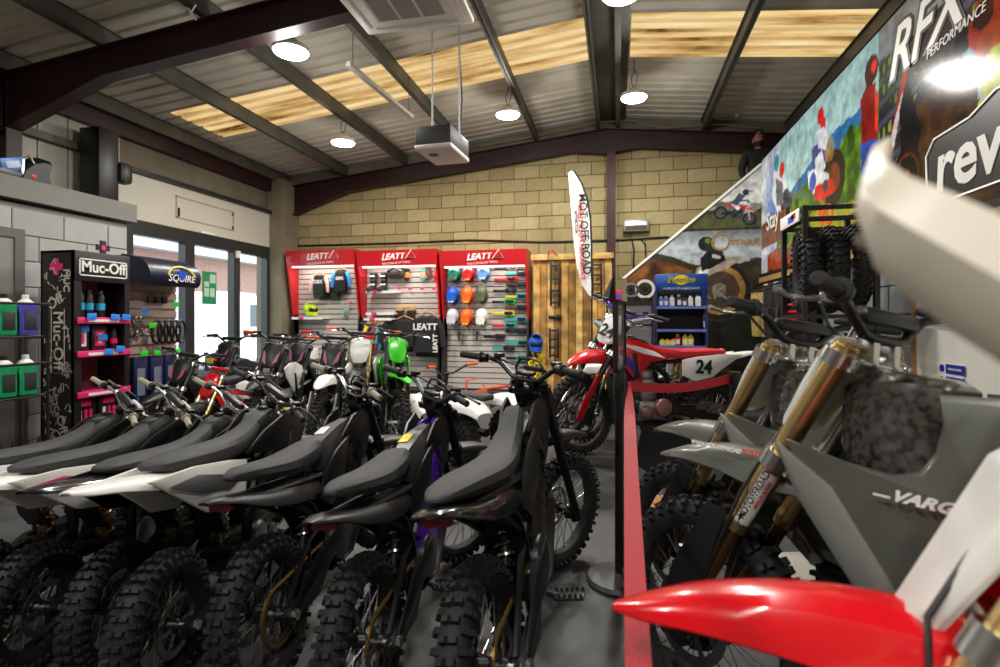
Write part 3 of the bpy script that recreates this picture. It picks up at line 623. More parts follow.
    for s in (1, -1):
        sp = part('side_panel', (K, 'sp', s), lambda: G().panel([(-.22, .93), (-.02, .80), (.12, .70), (.3, .655), (.44, .7), (.45, .84), (.3, .875), (.05, .915)], lambda x, z: s*(.105+.035*max(0, min(1, (x+.1)/.3))), .02), c['sp'], t)
        if c.get('sp2'): part('panel_graphic', (K, 'spg', s), lambda: G().panel([(-.14, .885), (.06, .80), (.28, .76), (.4, .79), (.2, .84), (.02, .89)], lambda x, z: s*(.121+.035*max(0, min(1, (x+.1)/.3))), .006, .95), c['sp2'], sp)
        if c.get('num'): lettering('panel_number', c['num'], .17, BLK, sp, (.24, s*.158, .785), (-s, 0, 0), (0.1*s, 0, 1), bold=.005)
        if not varg:
            shy = lambda x, z: s*(.085+.085*max(0, min(1, (x-.55)/.5)))
            sh = part('shroud', (K, 'sh', s), lambda: G().panel([(.55, .84), (.72, .93), (.9, .985), (1.06, .99), (1.17, .94), (1.13, .85), (1.02, .73), (.9, .62), (.83, .6), (.84, .72), (.74, .8)], shy, .02), c['sh'], t)
            if c['deco']:
                for k, po in enumerate(([(.6, .842), (.86, .87), (1.08, .93), (1.1, .95), (.9, .93), (.72, .895)], [(.84, .64), (.9, .65), (1.06, .80), (1.1, .86), (1.0, .83), (.9, .74)])):
                    part('shroud_graphic', (K, 'sd', s, k), lambda: G().panel(po, lambda x, z: shy(x, z)+s*.006, .008, .93), c['deco'][k], sh)
        else:
            shy = lambda x, z: s*(.13+.05*lv_clip((x-.6)/.5, 0, 1)-.12*lv_clip(.62-z, 0, .3))
            sh = part('shroud', ('v', 'sh', s), lambda: G().panel([(1.16, .905), (1.04, .878), (.95, .868), (.9, .885), (.875, .93), (.865, .99), (.872, 1.045), (.7, 1.05), (.45, .985), (.2, .92), (.36, .70), (.56, .57), (.75, .52), (.86, .54), (.98, .66), (1.08, .78)], shy, .025, .93), c['sh'], t, Matrix.Translation((0, 0, .045)))
            part('shroud_blade', ('v', 'bld', s), lambda: G().panel([(1.18, .9), (1.12, .78), (1.0, .62), (.87, .51), (.84, .53), (.94, .66), (1.05, .82)], lambda x, z: shy(x, z)+s*.012, .018, .8), c['sp'], sh)
            join_text([('VARG', .03, 0, 0, dict(shear=.45, bold=.0012, sx=1.3, depth=.001))], WHT, 'lettering', sh, (.885, s*.187, .835), (-s, 0, 0), (0, 0, 1))
            sw_ = G().box((0, 0, 0), (.03, .003, .004))
            ob('logo_stroke', sw_, WHT, sh, Matrix.Translation((.95, s*.189, .83)))
    part('fuel_tank', (K, 'tank'), lambda: G().loft([[(x, a*w, zb+(zt-zb)*b) for a, b in ((-1, 0), (-1, .6), (-.6, 1), (.6, 1), (1, .6), (1, 0))] for x, zt, zb, w in ((.68, .93, .86, .05), (.8, .99, .82, .085), (.92, 1.01, .82, .09), (1.0, .985, .86, .06))]).lathe([(.028, 0), (.028, .016), (.02, .02)], (.92, 0, 1.005), 'z', 12), c['tank'], t)
def body_e(t, c, K):
    body_common(t, c, K, (.47, .4), None, .305, .115)
    def fr(g, s):
        g.panel([(1.0, .95), (1.03, .84), (.8, .6), (.62, .37), (.46, .33), (.4, .4), (.44, .5), (.58, .66), (.74, .82), (.88, .94)], lambda x, z: s*(.085-.05*max(0, (x-.7)/.3)), .03, .84)
        for k in range(5): g.tube([(.66+k*.04, s*.088, .55+k*.055), (.6+k*.05, s*.088, .6+k*.055)], .006, 5)
    part('frame', (K, 'fr'), lambda: both(fr).tube([(.985, 0, 1.0), (1.04, 0, .85)], .032, 12), c['fr'], t)
    part('subframe', (K, 'sbf'), lambda: both(lambda g, s: (g.tube([(.6, s*.07, .72), (.3, s*.07, .75), (-.08, s*.055, .79)], .012, 6), g.tube([(.45, s*.07, .5), (.2, s*.07, .66), (-.02, s*.055, .77)], .011, 6))), BLK, t)
    part('battery_box', (K, 'bat'), lambda: G().rbox((.72, 0, .66), (.3, .13, .26), .03, rot('Y', -42)).rbox((.78, 0, .86), (.28, .11, .08), .025, rot('Y', -18)), c['tank'], t)
    part('motor', (K, 'mot'), lambda: G().lathe([(.03, -.1), (.09, -.095), (.1, -.07), (.1, .07), (.09, .095), (.03, .1)], (.5, 0, .4), 'y', 20), c['eng'], t)
    part('skid_plate', (K, 'skd'), lambda: G().loft([[(x, -.09, z), (x, .09, z), (x, .09, z-.008), (x, -.09, z-.008)] for x, z in ((.4, .3), (.62, .3), (.78, .42), (.86, .52))]), BLK, t)
    part('shock', (K, 'shk'), lambda: G().tube([(.44, 0, .74), (.3, 0, .42)], .018, 10).tube([(.44, 0, .74), (.42, 0, .69)], .034, 10), c.get('shockc', DGY), t)
    part('shock_spring', (K, 'spr'), lambda: coil_g((.425, 0, .7), (.32, 0, .46), .033, 7, .007), c['spring'], t)
    part('chain', (K, 'chn'), lambda: chain_g((0, .305), .112, (.47, .4), .04, -.066), c['chain'], t)
    part('chain_guard', (K, 'cg'), lambda: G().panel([(.46, .5), (.2, .44), (.02, .33), (-.03, .28), (.04, .3), (.22, .36), (.45, .42)], lambda x, z: -.135, .012), c['swing'], t)
    part('swing_truss', (K, 'tr'), lambda: both(lambda g, s: (g.tube([(-.0, s*.1, .33), (.22, s*.085, .5), (.4, s*.06, .52)], .012, 6), g.tube([(.22, s*.085, .5), (.2, s*.1, .36)], .009, 6))), c['swing'], t)
    if c.get('flat'):
        part('seat', (K, 'seatf'), lambda: seat_loft(smooth_secs([(-.12, .9, .87, .03), (-.06, .905, .85, .06), (.06, .895, .825, .085), (.2, .885, .8, .09), (.34, .89, .8, .085), (.44, .9, .81, .07), (.48, .895, .84, .05)])), c['seat'], t)
        tc_ = part('tank_cover', (K, 'tcv'), lambda: G().loft([[(x, a*w, zb+(zt-zb)*b) for a, b in ((-1, 0), (-1, .55), (-.55, 1), (.55, 1), (1, .55), (1, 0))] for x, zt, zb, w in ((.48, .86, .74, .05), (.56, .89, .74, .068), (.7, .92, .76, .07), (.84, .93, .84, .055), (.9, .92, .87, .03))]), mat('charcoal_cover', (56, 56, 58), .4), t)
        part('sticker', (K, 'stk'), lambda: G().rbox((.63, .02, .908), (.09, .05, .004), .001, rot('Y', -12)), c.get('stick', STL), tc_)
    else: part('seat', (K, 'seat'), lambda: seat_loft(smooth_secs([(-.16, .86, .835, .035), (-.08, .868, .82, .066), (.08, .86, .79, .086), (.24, .845, .765, .088), (.4, .845, .76, .078), (.52, .87, .78, .062), (.62, .915, .81, .052), (.69, .955, .86, .046), (.73, .965, .9, .036)])), c['seat'], t)
    part('rear_fender', (K, 'rf'), lambda: arch(smooth_secs([(.42, .73, .08, .06), (.22, .755, .1, .075), (.05, .785, .105, .07), (-.08, .81, .095, .05), (-.17, .83, .075, .03), (-.24, .838, .045, .015), (-.27, .838, .015, .005)])), c['rf'], t)
    part('tail_light', (K, 'tl'), lambda: G().rbox((-.18, 0, .795), (.03, .09, .03), .008), mat('tail_red', (120, 10, 14), .2), t)
    part('mud_flap', (K, 'mf'), lambda: G().loft([[(x, -w, z), (x+.006, 0, z), (x, w, z), (x-.01, w, z-.004), (x-.004, 0, z-.004), (x-.01, -w, z-.004)] for x, z, w in ((-.02, .78, .05), (.18, .73, .085), (.3, .64, .09), (.37, .52, .085), (.4, .42, .07))]), BLK, t)
    for s in (1, -1):
        part('side_panel', (K, 'sp', s), lambda: G().panel([(.7, .86), (.6, .66), (.45, .58), (.36, .64), (.42, .75), (.56, .82)], lambda x, z: s*(.095), .016), c['sp'], t)
        part('tank_shroud', (K, 'sh', s), lambda: G().panel([(.66, .86), (.8, .95), (.96, .98), (1.02, .93), (.9, .74), (.8, .66), (.78, .78)], lambda x, z: s*(.075+.03*max(0, (x-.7)/.3)), .018), c['sh'], t)
# --- electric bikes in the front row (rear ends towards the camera)
def cam_bike(name, label, rear, camhead, **kw):     # rear contact point in camera-aligned metres, heading relative to the camera axis
    return bike(name, label, CW(*rear), camhead-math.degrees(YAW), **kw)
DKB = mat('dark_glossy_tail', (24, 23, 24), .15, coat=.6)
FRG = 'dirt bikes in the front row'
EB = dict(kind='ebike', group=FRG, fo=MBK, fi=MBK, cap=MBK, clamp=MBK, lever=BLK)
cam_bike('electric_dirt_bike', 'black electric dirt bike nearest the aisle with glossy black tail', (0, 1.55), 16, steer=-30, lean=-9, rf=DKB, sp=BLK, bar=mat('grey_bar', (70, 72, 76), .3, .8), swing=BLK, spoke=CHR, **EB)
cam_bike('electric_dirt_bike', 'black electric dirt bike with purple frame and flat seat', (-.415, 1.72), 11, steer=-38, lean=-6, scale=.9, flat=True, fr=PUR, bar=mat('blue_grey_bar', (96, 104, 112), .3, .8), rf=BLK, sp=BLK, swing=BLK, stick=YEL, **EB)
cam_bike('electric_dirt_bike', 'black electric dirt bike with gold chain and pale grips between purple and white ones', (-.81, 1.88), 9, steer=-38, lean=-6, scale=.9, flat=True, bar=CHR, grip=TANG, sp=BLK, rf=BLK, stick=WHT, **EB)
MN = dict(kind='mini', steer=-40, group=FRG)
cam_bike('dirt_bike', 'dirt bike with long white tail and black seat in the front row', (-1.19, 1.86), 0, scale=.87, rf=WHT, sp=WHT, sp2=mat('grey_decal', (104, 104, 108), .4), fo=MBK, spring=CHR, bar=BLK, **MN)
cam_bike('dirt_bike', 'dirt bike with dark tail and tan grips beside the white-tailed one', (-1.46, 2.0), 0, scale=.82, rf=DKB, sp=BLK, bar=CHR, grip=TANG, spring=GLD, **MN)
cam_bike('dirt_bike', 'dirt bike with white tail, pink graphics and gold shock spring, second from left', (-1.77, 2.0), 0, scale=.82, rf=WHT, sp=WHT, sp2=mat('magenta_decal', (176, 30, 96), .4), bar=CHR, grip=TANG, spring=GLD, **MN)
cam_bike('dirt_bike', 'leftmost dirt bike of the front row, white tail with pink graphics', (-2.06, 2.03), 0, scale=.82, rf=WHT, sp=WHT, sp2=MATS['magenta_decal'], bar=CHR, grip=TANG, spring=GLD, **MN)
# --- right hand row
RRG = 'dirt bikes behind the red belt barrier'
def nose_bike(name, label, front, camhead, scale=1., **kw):   # front contact point given
    a = math.radians(camhead); L = 1.48*scale
    return cam_bike(name, label, (front[0]-math.sin(a)*L, front[1]-math.cos(a)*L), camhead, scale=scale, **kw)
VG = dict(body='varg', sh=GRY, sp=mat('mid_grey_plastic', (112, 114, 110), .3, coat=.3), rf=GRY, ff=GRY, np=mat('pale_plate', (214, 220, 216), .4), fo=GLD, fi=mat('bronze_tube', (120, 88, 56), .25, .9), clamp=CHR, tank=BLK, bar=BLK)
va = nose_bike('electric_motocross_bike', 'grey electric motocross bike with gold forks and sticker, nearer of two', (.60, 1.6), -33, steer=-6, z=.075, lean=4, stand=False, group=RRG, **VG)
nose_bike('electric_motocross_bike', 'grey electric motocross bike with gold forks, further of two', (.71, 2.12), -28, steer=-6, z=.05, lean=4, stand=False, group=RRG, **VG)
nose_bike('motocross_bike', 'motocross bike with red front fender and white plate nearest the camera', (.39, .81), -72, steer=-8, z=.03, stand=False, group=RRG, plate_s=.72, ff=RED, sh=RED, np=WHT, sp=WHT, rf=RED, clamp=CHR)
nose_bike('enduro_bike', 'enduro bike whose cream handguard reaches in at the upper right', (.03, .37), -88, steer=32, lean=-9, z=-.0, plate=False, stand=False, group=RRG, ff=WHT, sh=WHT, np=WHT, hand=CRM, sp=WHT, rf=WHT, clamp=CHR)
# stickers on the nearer grey bike
fk = [o for o in va.children if o.name.startswith('fork_leg')][0]
ff_ = [o for o in va.children if o.name.startswith('front_fender')][0]
ra_ = math.radians(27); dd = Vector((-math.sin(ra_), 0, math.cos(ra_))); nn = Vector((math.cos(ra_), 0, math.sin(ra_))); axl = Vector((1.48, 0, .35))
sk = G(); R_ = .0292
def wrap(g, m, name, parent, s0, yo_, w, h, ctr):   # flat print wrapped on the fork tube: x along tube, y across
    V = []
    for x, y, z in g.v:
        a = math.radians(ctr)-y/R_; p = axl+dd*(s0+x)+Vector((0, yo_, 0))+(nn*math.cos(a)+Vector((0, 1, 0))*math.sin(a))*(R_+.0006+z); V.append(p)
    k = G(); k.add(V, g.f); return ob(name, k, m, parent, smooth=60)
gr = G()
for i in range(8): gr.add([(-.085, -.02+i*.005, 0), (.085, -.02+i*.005, 0), (.085, -.015+i*.005, 0), (-.085, -.015+i*.005, 0)], [(0, 1, 2, 3)])
CT = 128
wrap(gr, mat('sticker_silver', (190, 190, 188), .4), 'sticker', fk, .475, .1, .17, .04, CT)
def tg(t, sz, x, y, **kw):
    k = text_g(t, sz, depth=.0002, **kw); g = G(); g.add([(p[0]+x, p[1]+y, p[2]+.0006) for p in k.v], k.f); return g
wrap(tg('MOTOFFROAD', .024, .01, .009, sx=.95, bold=.0006), BLK, 'lettering', fk, .475, .1, 0, 0, CT); wrap(tg('HENLEY & SON', .013, .02, -.008, bold=.0003), RSAT, 'lettering', fk, .475, .1, 0, 0, CT)
wrap(G().add([(-.08, -.016, .0006), (-.055, -.018, .0006), (-.045, .004, .0006), (-.06, .016, .0006), (-.082, .01, .0006)], [(0, 1, 2, 3, 4)]), mat('dark_badge', (48, 40, 40), .5), 'badge', fk, .475, .1, 0, 0, CT)
for tx, m_, x_ in (('WWW.MOT-OFF-ROAD', WHT, 1.405), ('HENLEY', RSAT, 1.287), ('.CO.UK', WHT, 1.225)):
    lettering('lettering', tx, .017, m_, ff_, (x_, .1005, .868+(1.48-x_)*.06), (-1, .06, .03), (0, -.25, 1), depth=.0006, bold=.0004)
# --- numbered red bike on its stand and the two behind it
def side_bike(name, label, front, ang, **kw):
    return nose_bike(name, label, front, ang, **kw)
PBL = mat('blue_violet_decal', (48, 42, 150), .35)
HG = 'dirt bikes lined up behind the number 24'
side_bike('motocross_bike', 'red and white motocross bike numbered 24 raised on a stand', (.56, 4.64), -105, z=.09, pitch=-4.5, steer=38, group=HG, ff=RED, sh=RED, sp=WHT, sp2=None, rf=WHT, seat=mat('red_seat', (206, 40, 48), .5, bump=.3, scale=150), num='24', np=WHT, fo=BLK, fi=CHR, fg=RED, deco=(WHT, PBL), cover=mat('magnesium', (150, 110, 100), .35, .8), eng=STL, stand=False, bar=PUR, tank=BLK)
side_bike('motocross_bike', 'white-fendered dirt bike parked directly behind the red number 24', (.8, 5.22), -112, group=HG, ff=WHT, sh=BLK, sp=WHT, rf=WHT, np=WHT, fo=GLD, hand=mat('grey_guard', (130, 134, 138), .4))
side_bike('motocross_bike', 'dirt bike with grey handguards and white tail, furthest behind number 24', (.92, 5.78), -112, group=HG, ff=WHT, sh=WHT, sp=WHT, rf=WHT, np=BLK, fo=BLK, hand=MATS['grey_guard'])
# --- second row, facing the camera
KG = 'dirt bikes of the second row facing the front row'
def face(name, label, px, zc, ang, **kw): return nose_bike(name, label, ((px-500)/F*zc, zc), 180+ang, group=KG, **kw)
face('dirt_bike', 'small black dirt bike with red levers beside the pink shelves', 152, 4.6, 18, scale=.8, steer=15, npg=mat('mauve_decal', (150, 84, 108), .4), np=BLK, sh=BLK, fo=DGY)
face('dirt_bike', 'dirt bike with red and white shrouds and red bar pad', 182, 4.3, 25, scale=.72, steer=10, np=RED, sh=RED, pad=RED, deco=(WHT, BLK), ff=BLK, fo=GLD, bar=STL)
face('dirt_bike', 'dirt bike with wide black bar pad in front of the glass doors', 203, 5.4, 12, scale=.9, steer=0, npg=mat('mauve_decal', (150, 84, 108), .4), np=BLK, sh=BLK, fo=DGY, ff=BLK)
face('dirt_bike', 'dirt bike with white shrouds and orange bar tips by the door post', 252, 4.75, 8, scale=.92, steer=12, npg=mat('mauve_decal', (150, 84, 108), .4), np=BLK, sh=WHT, ff=BLK, fg=WHT, fo=BLK, grip=ORG)
face('dirt_bike', 'dirt bike with black plate and round white badge in the second row', 282, 5.2, 8, scale=.9, steer=5, npg=mat('mauve_decal', (150, 84, 108), .4), np=BLK, sh=BLK, ff=BLK, fo=BLK, sp=WHT)
face('dirt_bike', 'dirt bike with white front fender, red grips and white fork guards', 318, 4.8, 5, scale=.92, steer=10, npg=mat('mauve_decal', (150, 84, 108), .4), np=BLK, sh=WHT, ff=WHT, fg=WHT, fo=BLK, grip=RED)
face('dirt_bike', 'dirt bike with white plate, gold forks and orange grips', 350, 5.0, 0, scale=.95, steer=8, np=WHT, sh=WHT, ff=BLK, fo=GLD, grip=ORG)
face('dirt_bike', 'dirt bike with lime green front fender and plate', 392, 5.1, -8, scale=.95, steer=25, np=GRN, sh=GRN, ff=GRN, fo=DGY, rim=STL)
# ------------------------------------------------------------------ hanging things
LGLOW = mat('lamp_diffuser', (255, 255, 255), .5, emit=(255, 252, 244), es=26.); WIRE = mat('dark_wire', (36, 34, 32), .6)
def lamp(p, label):
    x, y, z = p; t = thing('high_bay_lamp', label, 'lamp', (x, y, z), 0, 'round high-bay lamps hung from the roof')
    ob('housing', G().lathe([(.17, .0), (.175, .02), (.165, .045), (.1, .07), (.06, .12), (.03, .13)], n=24), mat('lamp_housing', (196, 196, 192), .4), t)
    ob('diffuser', G().lathe([(.16, .0), (.155, -.012), (.1, -.02), (.01, -.022)], n=24), LGLOW, t)
    zt = zr(x)-.03-z
    ob('hanger', G().tube([(0, 0, .12), (-.03, 0, .2), (-.03, 0, .28), (0, 0, .33), (0, 0, zt)], .006, 5).tube([(0, 0, .12), (.035, 0, .22), (.05, .0, .3), (0, 0, .36)], .005, 5), WIRE, t)
    l = bpy.data.lights.new('lamp_light', 'AREA'); l.shape = 'DISK'; l.size = .3; l.energy = LAMP_W; l.color = (1, .97, .91)
    o = bpy.data.objects.new('lamp_light', l); COL.objects.link(o); o.parent = t; o.location = (0, 0, -.03)
    l = bpy.data.lights.new('lamp_spill', 'POINT'); l.energy = LAMP_W*.4; l.shadow_soft_size = .1; l.color = (1, .97, .91); o = bpy.data.objects.new('lamp_spill', l); COL.objects.link(o); o.parent = t; o.location = (0, 0, -.13)
lamp(P(291, 52, Z=3.92), 'largest round white lamp, hung from the roof on the left')
lamp(P(343, 143, Z=3.86), 'small round lamp above the left end of the red displays')
lamp(P(508, 115, Z=4.18), 'small round lamp left of the roof ridge near the back wall')
lamp(P(634, 98, Z=4.2), 'round lamp hung right beside the roof ridge')
lamp(P(621, -6, Z=4.1), 'round lamp cut off by the top edge of the photo')
for x, y, lb in ((-3.4, .6, 'left'), (-1.2, -.9, 'middle'), (.9, -1.3, 'right')): lamp((x, y, 3.9), lb+' unseen round lamp added behind the camera to light the foreground')  # extra lamps out of view, added to brighten the front bikes
t = thing('ceiling_cassette', 'white ceiling air-conditioning cassette at the top edge', 'air conditioner', P(399, -4, Z=3.8), math.radians(1))
CW_ = mat('cassette_white', (240, 236, 228), .4); ob('panel', G().rbox((0, 0, .02), (.95, .95, .05), .02), CW_, t); ob('body', G().bb(-.4, .4, -.4, .4, .045, .3), mat('galv', (140, 140, 138), .5, .5), t)
gl = ob('grille', G().bb(-.28, .28, -.28, .28, -.012, -.004), mat('grille_grey', (170, 166, 160), .5), t)
for k in range(3): ob('grille_bar', G().bb(-.29+k*.187, -.28+k*.187+.01, -.28, .28, -.018, -.01), CW_, gl)
for a, b, c, d in ((-.36, .36, -.42, -.37), (-.36, .36, .37, .42), (-.42, -.37, -.36, .36), (.37, .42, -.36, .36)): ob('louvre', G().rbox(((a+b)/2, (c+d)/2, -.008), (b-a, d-c, .012), .004), CW_, t)
for sx in (-.35, .35):
    for sy in (-.35, .35): ob('hanger_rod', G().tube([(sx, sy, .3), (sx, sy, zr(-.8)-.2-3.78)], .006, 5), WIRE, t)
pj = P(443, 148, d=5.0)
t = thing('air_purifier', 'white and charcoal box unit hung from the roof on rods', 'box', (pj.x, pj.y, pj.z-.09), math.radians(-3))
ob('casing', G().rbox((0, 0, .13), (.34, .5, .17), .006), mat('unit_grey', (46, 48, 50), .5), t); ob('base', G().rbox((0, 0, .03), (.36, .52, .05), .02), mat('unit_white', (222, 208, 200), .4), t)
ob('sensor', G().bb(-.1, -.02, -.12, -.04, .002, .008), DGY, t)
for (x, y) in ((-.1, -.02), (.12, .12)): ob('hanger_rod', G().tube([(x, y, .2), (x, y, zr(pj.x)-.05-pj.z)], .008, 6), mat('rod_white', (190, 190, 186), .5), t)
ob('power_cable', G().tube([(.12, .13, .2), (.14, .14, .6), (.12, .13, 1.0), (.12, .12, 1.35)], .008, 5), BLK, t)
a, b = P(348, 66, Z=3.95), P(412, 119, Z=3.95)
t = thing('tube_light', 'slim white batten light hung along the roof slope', 'light', a); d_ = b-a
ob('batten', G().loft([[q+Vector((dx, 0, dz)) for dx, dz in ((-.03, 0), (.03, 0), (.02, .05), (-.02, .05))] for q in (Vector((0, 0, 0)), d_)]), mat('batten_white', (188, 184, 172), .4), t)
for q in (.06, .94): ob('hanger_wire', G().tube([d_*q+Vector((0, 0, .05)), d_*q+Vector((0, 0, zr(a.x)-a.z-.02))], .004, 4), WIRE, t)
def wall_thing(name, label, cat, px, py, Y): return thing(name, label, cat, P(px, py, Y=Y))
t = wall_thing('emergency_light', 'white twin-head emergency light under the roof beam', 'light', 576, 145, YB-.06)
ob('box', G().rbox((0, 0, -.03), (.34, .09, .2), .02), WHT, t)
for s in (-1, 1): ob('lamp_head', G().rbox((s*.09, -.03, .09), (.14, .09, .07), .02), mat('head_grey', (170, 170, 164), .4), t)
t = wall_thing('wall_heater', 'small grey wall heater right of the red post', 'heater', 636, 226, YB-.08)
ob('casing', G().rbox((0, 0, 0), (.42, .13, .2), .02), mat('heater_grey', (150, 148, 140), .4, .4), t); ob('element', G().bb(-.17, .17, -.075, -.06, -.07, .0), mat('heater_dark', (70, 52, 44), .4, .5), t); ob('reflector', G().bb(-.17, .17, -.07, -.064, .0, .06), CHR, t)
# cables on the back wall
def wpath(pts, Y=YB-.03): return [P(a, b, Y=Y) for a, b in pts]
tag(ob('conduit', G().tube(wpath([(287, 268), (288, 246), (330, 245), (400, 243), (470, 240), (540, 242), (600, 241), (650, 238), (668, 237)]), .018, 6).tube(wpath([(640, 238), (645, 244), (646, 262), (650, 282)]), .013, 6).tube(wpath([(632, 240), (634, 250), (633, 290)]), .013, 6), BLK), 'black cable run along the cream block wall', 'cable')
tag(ob('roof_cable', G().tube(wpath([(480, 146), (520, 139), (560, 131), (600, 122), (630, 120), (660, 128), (690, 126), (720, 124), (760, 128)], 8.98), .01, 5), mat('grey_cable', (120, 116, 104), .6)), 'thin grey cable looping along the red roof beam', 'cable')
tag(ob('pull_cord', G().tube([P(196, 5, d=4.6), P(190, 14, d=4.6), P(196, 20, d=4.6), P(188, 8, d=4.6)], .008, 5), WHT), 'loose white cable loop on the near red beam', 'cable')
tag(ob('cable_clip', G().rbox(P(737, 113, Y=8.9), (.06, .06, .12), .02), WHT), 'tiny white sensor under the roof right of the ridge', 'sensor')
# feather flag
fo_ = P(592, 300, Y=8.35); t = thing('feather_flag', 'tall white feather flag with black pole and vertical lettering', 'flag', (fo_.x, fo_.y, 0))
r_ = [(574, 171), (582, 184), (587.5, 200), (590.5, 220), (591.5, 245), (591.7, 270), (591.7, 300)]; lf = [(568, 171.5), (569.5, 190), (571.5, 215), (573.5, 240), (576.5, 265), (582, 285), (590, 296)]
R3 = [P(a, b, Y=8.35)-Vector((fo_.x, fo_.y, 0)) for a, b in r_]; L3 = [P(a, b, Y=8.35)-Vector((fo_.x, fo_.y, 0)) for a, b in lf]
ob('pole', G().tube([(0, 0, .0)]+[tuple(q) for q in R3[::-1]]+[tuple(L3[0])], .016, 8), BLK, t); ob('base', G().lathe([(.25, 0), (.25, .04), (.05, .07)], n=16), BLK, t)
g = G(); g.loft([[L3[k], L3[k].lerp(R3[k], .5)+Vector((0, -.03, 0)), R3[k], R3[k]+Vector((0, .003, 0)), L3[k].lerp(R3[k], .5)+Vector((0, -.025, 0)), L3[k]+Vector((0, .003, 0))] for k in range(7)])
fl = ob('banner', g, mat('flag_white', (226, 226, 222), .7), t)
def vtext(tx, sz, px, py, m): lettering('lettering', tx, sz, m, fl, P(px, py, Y=8.29)-Vector((fo_.x, fo_.y, 0)), (.06, 0, -1), (1, 0, .06), depth=.001, bold=.003)
vtext('MOT OFF-ROAD', .17, 584.5, 234, BLK); vtext('HENLEY & SON', .09, 580.5, 222, RSAT); vtext('PERFORMANCE', .08, 582, 262, RSAT); vtext('MOTORCYCLES', .05, 576, 222, DGY)
# ------------------------------------------------------------------ timber display board
WD = [mat('fence_plank_%d' % i, c,   .7, var=.45, scale=5, bump=.3) for i, c in enumerate([(196, 152, 82), (166, 118, 56), (212, 172, 104), (140, 98, 46)])]
t = thing('timber_screen', 'upright timber plank screen beside the goggle display', 'screen', (0, 0, 0))
x0, x1 = P(533, 300, Y=8.95).x, P(612, 300, Y=8.95).x; zt = P(570, 258, Y=8.95).z; n = 11
for k in range(n):
    w = (x1-x0)/n; ob('plank', G().rbox((x0+w*(k+.5), 8.97+random.uniform(-.004, .004), zt/2), (w-.008, .022, zt), .004, seg=1), WD[k % 4], t, smooth=0)
ob('top_rail', G().rbox(((x0+x1)/2, 8.94, zt+.02), (x1-x0+.06, .09, .1), .006), WD[2], t); ob('back_rail', G().bb(x0, x1, 8.985, 9.02, .3, .4).bb(x0, x1, 8.985, 9.02, 1.5, 1.6), WD[1], t)
def strut(px0, py0, px1, py1, lab):
    a, b = P(px0, py0, Y=8.9), P(px1, py1, Y=8.9); o = thing('swingarm_part', lab, 'bike part', (a.x, 8.9, b.z))
    h = a.z-b.z; w = .07
    for s in (-1, 1): ob('rail', G().rbox((s*w, 0, h/2), (.03, .03, h), .006), BLK, o)
    for q in (.08, .35, .62, .92): ob('cross_bar', G().rbox((0, 0, h*q), (2*w, .025, .03), .005), BLK, o)
strut(555, 262, 555, 306, 'black ladder-shaped bike frame part hung upper left on the planks'); strut(554, 328, 554, 358, 'black ladder-shaped bike frame part hung low on the planks'); strut(597, 262, 597, 296, 'black ladder-shaped bike frame part hung right of the flag')
tag(ob('bracket', G().rbox(P(555, 317, Y=8.93), (.22, .05, .05), .015).rbox(P(559, 317, Y=8.92), (.08, .05, .09), .015), BLK), 'small black clamp bracket in the middle of the planks', 'bracket')
tag(ob('crowbar', G().tube([P(548, 260, Y=8.9), P(549, 251, Y=8.9), P(552, 250, Y=8.9), P(557, 256, Y=8.9)], .014, 6), RSAT), 'red bent hook on top of the plank screen', 'hook')
# ------------------------------------------------------------------ printed racing boards
PR = print_mat('gloss_print', .14)
# side board along the mezzanine: x runs from the far corner (Y=YS) towards the camera
ZB, ZT, Y0M = 1.99, 3.62, .6
p = Paint(YS-Y0M, ZT-ZB, .0165); X, Y, w, h = p.X, p.Y, p.w, p.h
def mx(px, py):      # board coordinates of a pixel on the board's plane
    q = P(px, py, X=XM); return (YS-q.y, q.z-ZB)
n1, n2, n3 = p.noise(1.3, 1), p.noise(4, 2), p.noise(9, 3)
p.put(X > -1, (150, 186, 190)); p.put(np.clip((h-Y)/h*1.2-.2, 0, 1), (196, 214, 206), .8)
ridge = .78+.42*np.clip((X-.9)/2.0, 0, 1)+.22*(n1-.5)
p.put((Y < ridge), (38, 92, 150)); p.put((Y < ridge), (62, 124, 172), n2*.7)
p.put(X < .9, (206, 212, 222)); p.soft(.62, .9, .5, .9, (70, 104, 186), .9)
tre = .75+.25*np.clip((X-.8)/2., 0, 1)+.3*(n2-.5); p.put((Y < tre) & (X > .75), (54, 92, 26)); p.put((Y < tre) & (X > .75), (122, 158, 30), np.clip(n3*2.2-.7, 0, 1)); p.put((Y < tre) & (X > .75), (24, 50, 14), np.clip(n2*2.4-1.2, 0, 1))
dirt = .25+.16*(n2-.5)+.12*np.clip((X-1.2)/1.5, 0, 1); p.put((Y < dirt) & (X > .3), (164, 66, 26)); p.put((Y < dirt) & (X > .3), (92, 40, 20), np.clip(n3*2-.8, 0, 1))
# action figures
def fig(pts, rgb): p.poly([mx(*q) for q in pts], rgb)
def blob(px, py, r, rgb, a=1., ring=0.):
    q = mx(px, py); p.ell(q[0], q[1], r, r, rgb, a, ring)
# small wheelie rider near the corner
fig([(774, 172), (780, 165), (786, 178), (788, 210), (778, 214), (772, 196)], (206, 210, 214)); blob(777, 163, .11, (40, 140, 150)); blob(782, 170, .1, (200, 30, 36)); blob(786, 205, .2, (40, 40, 44)); fig([(776, 178), (783, 182), (784, 204), (777, 206)], (90, 92, 96))
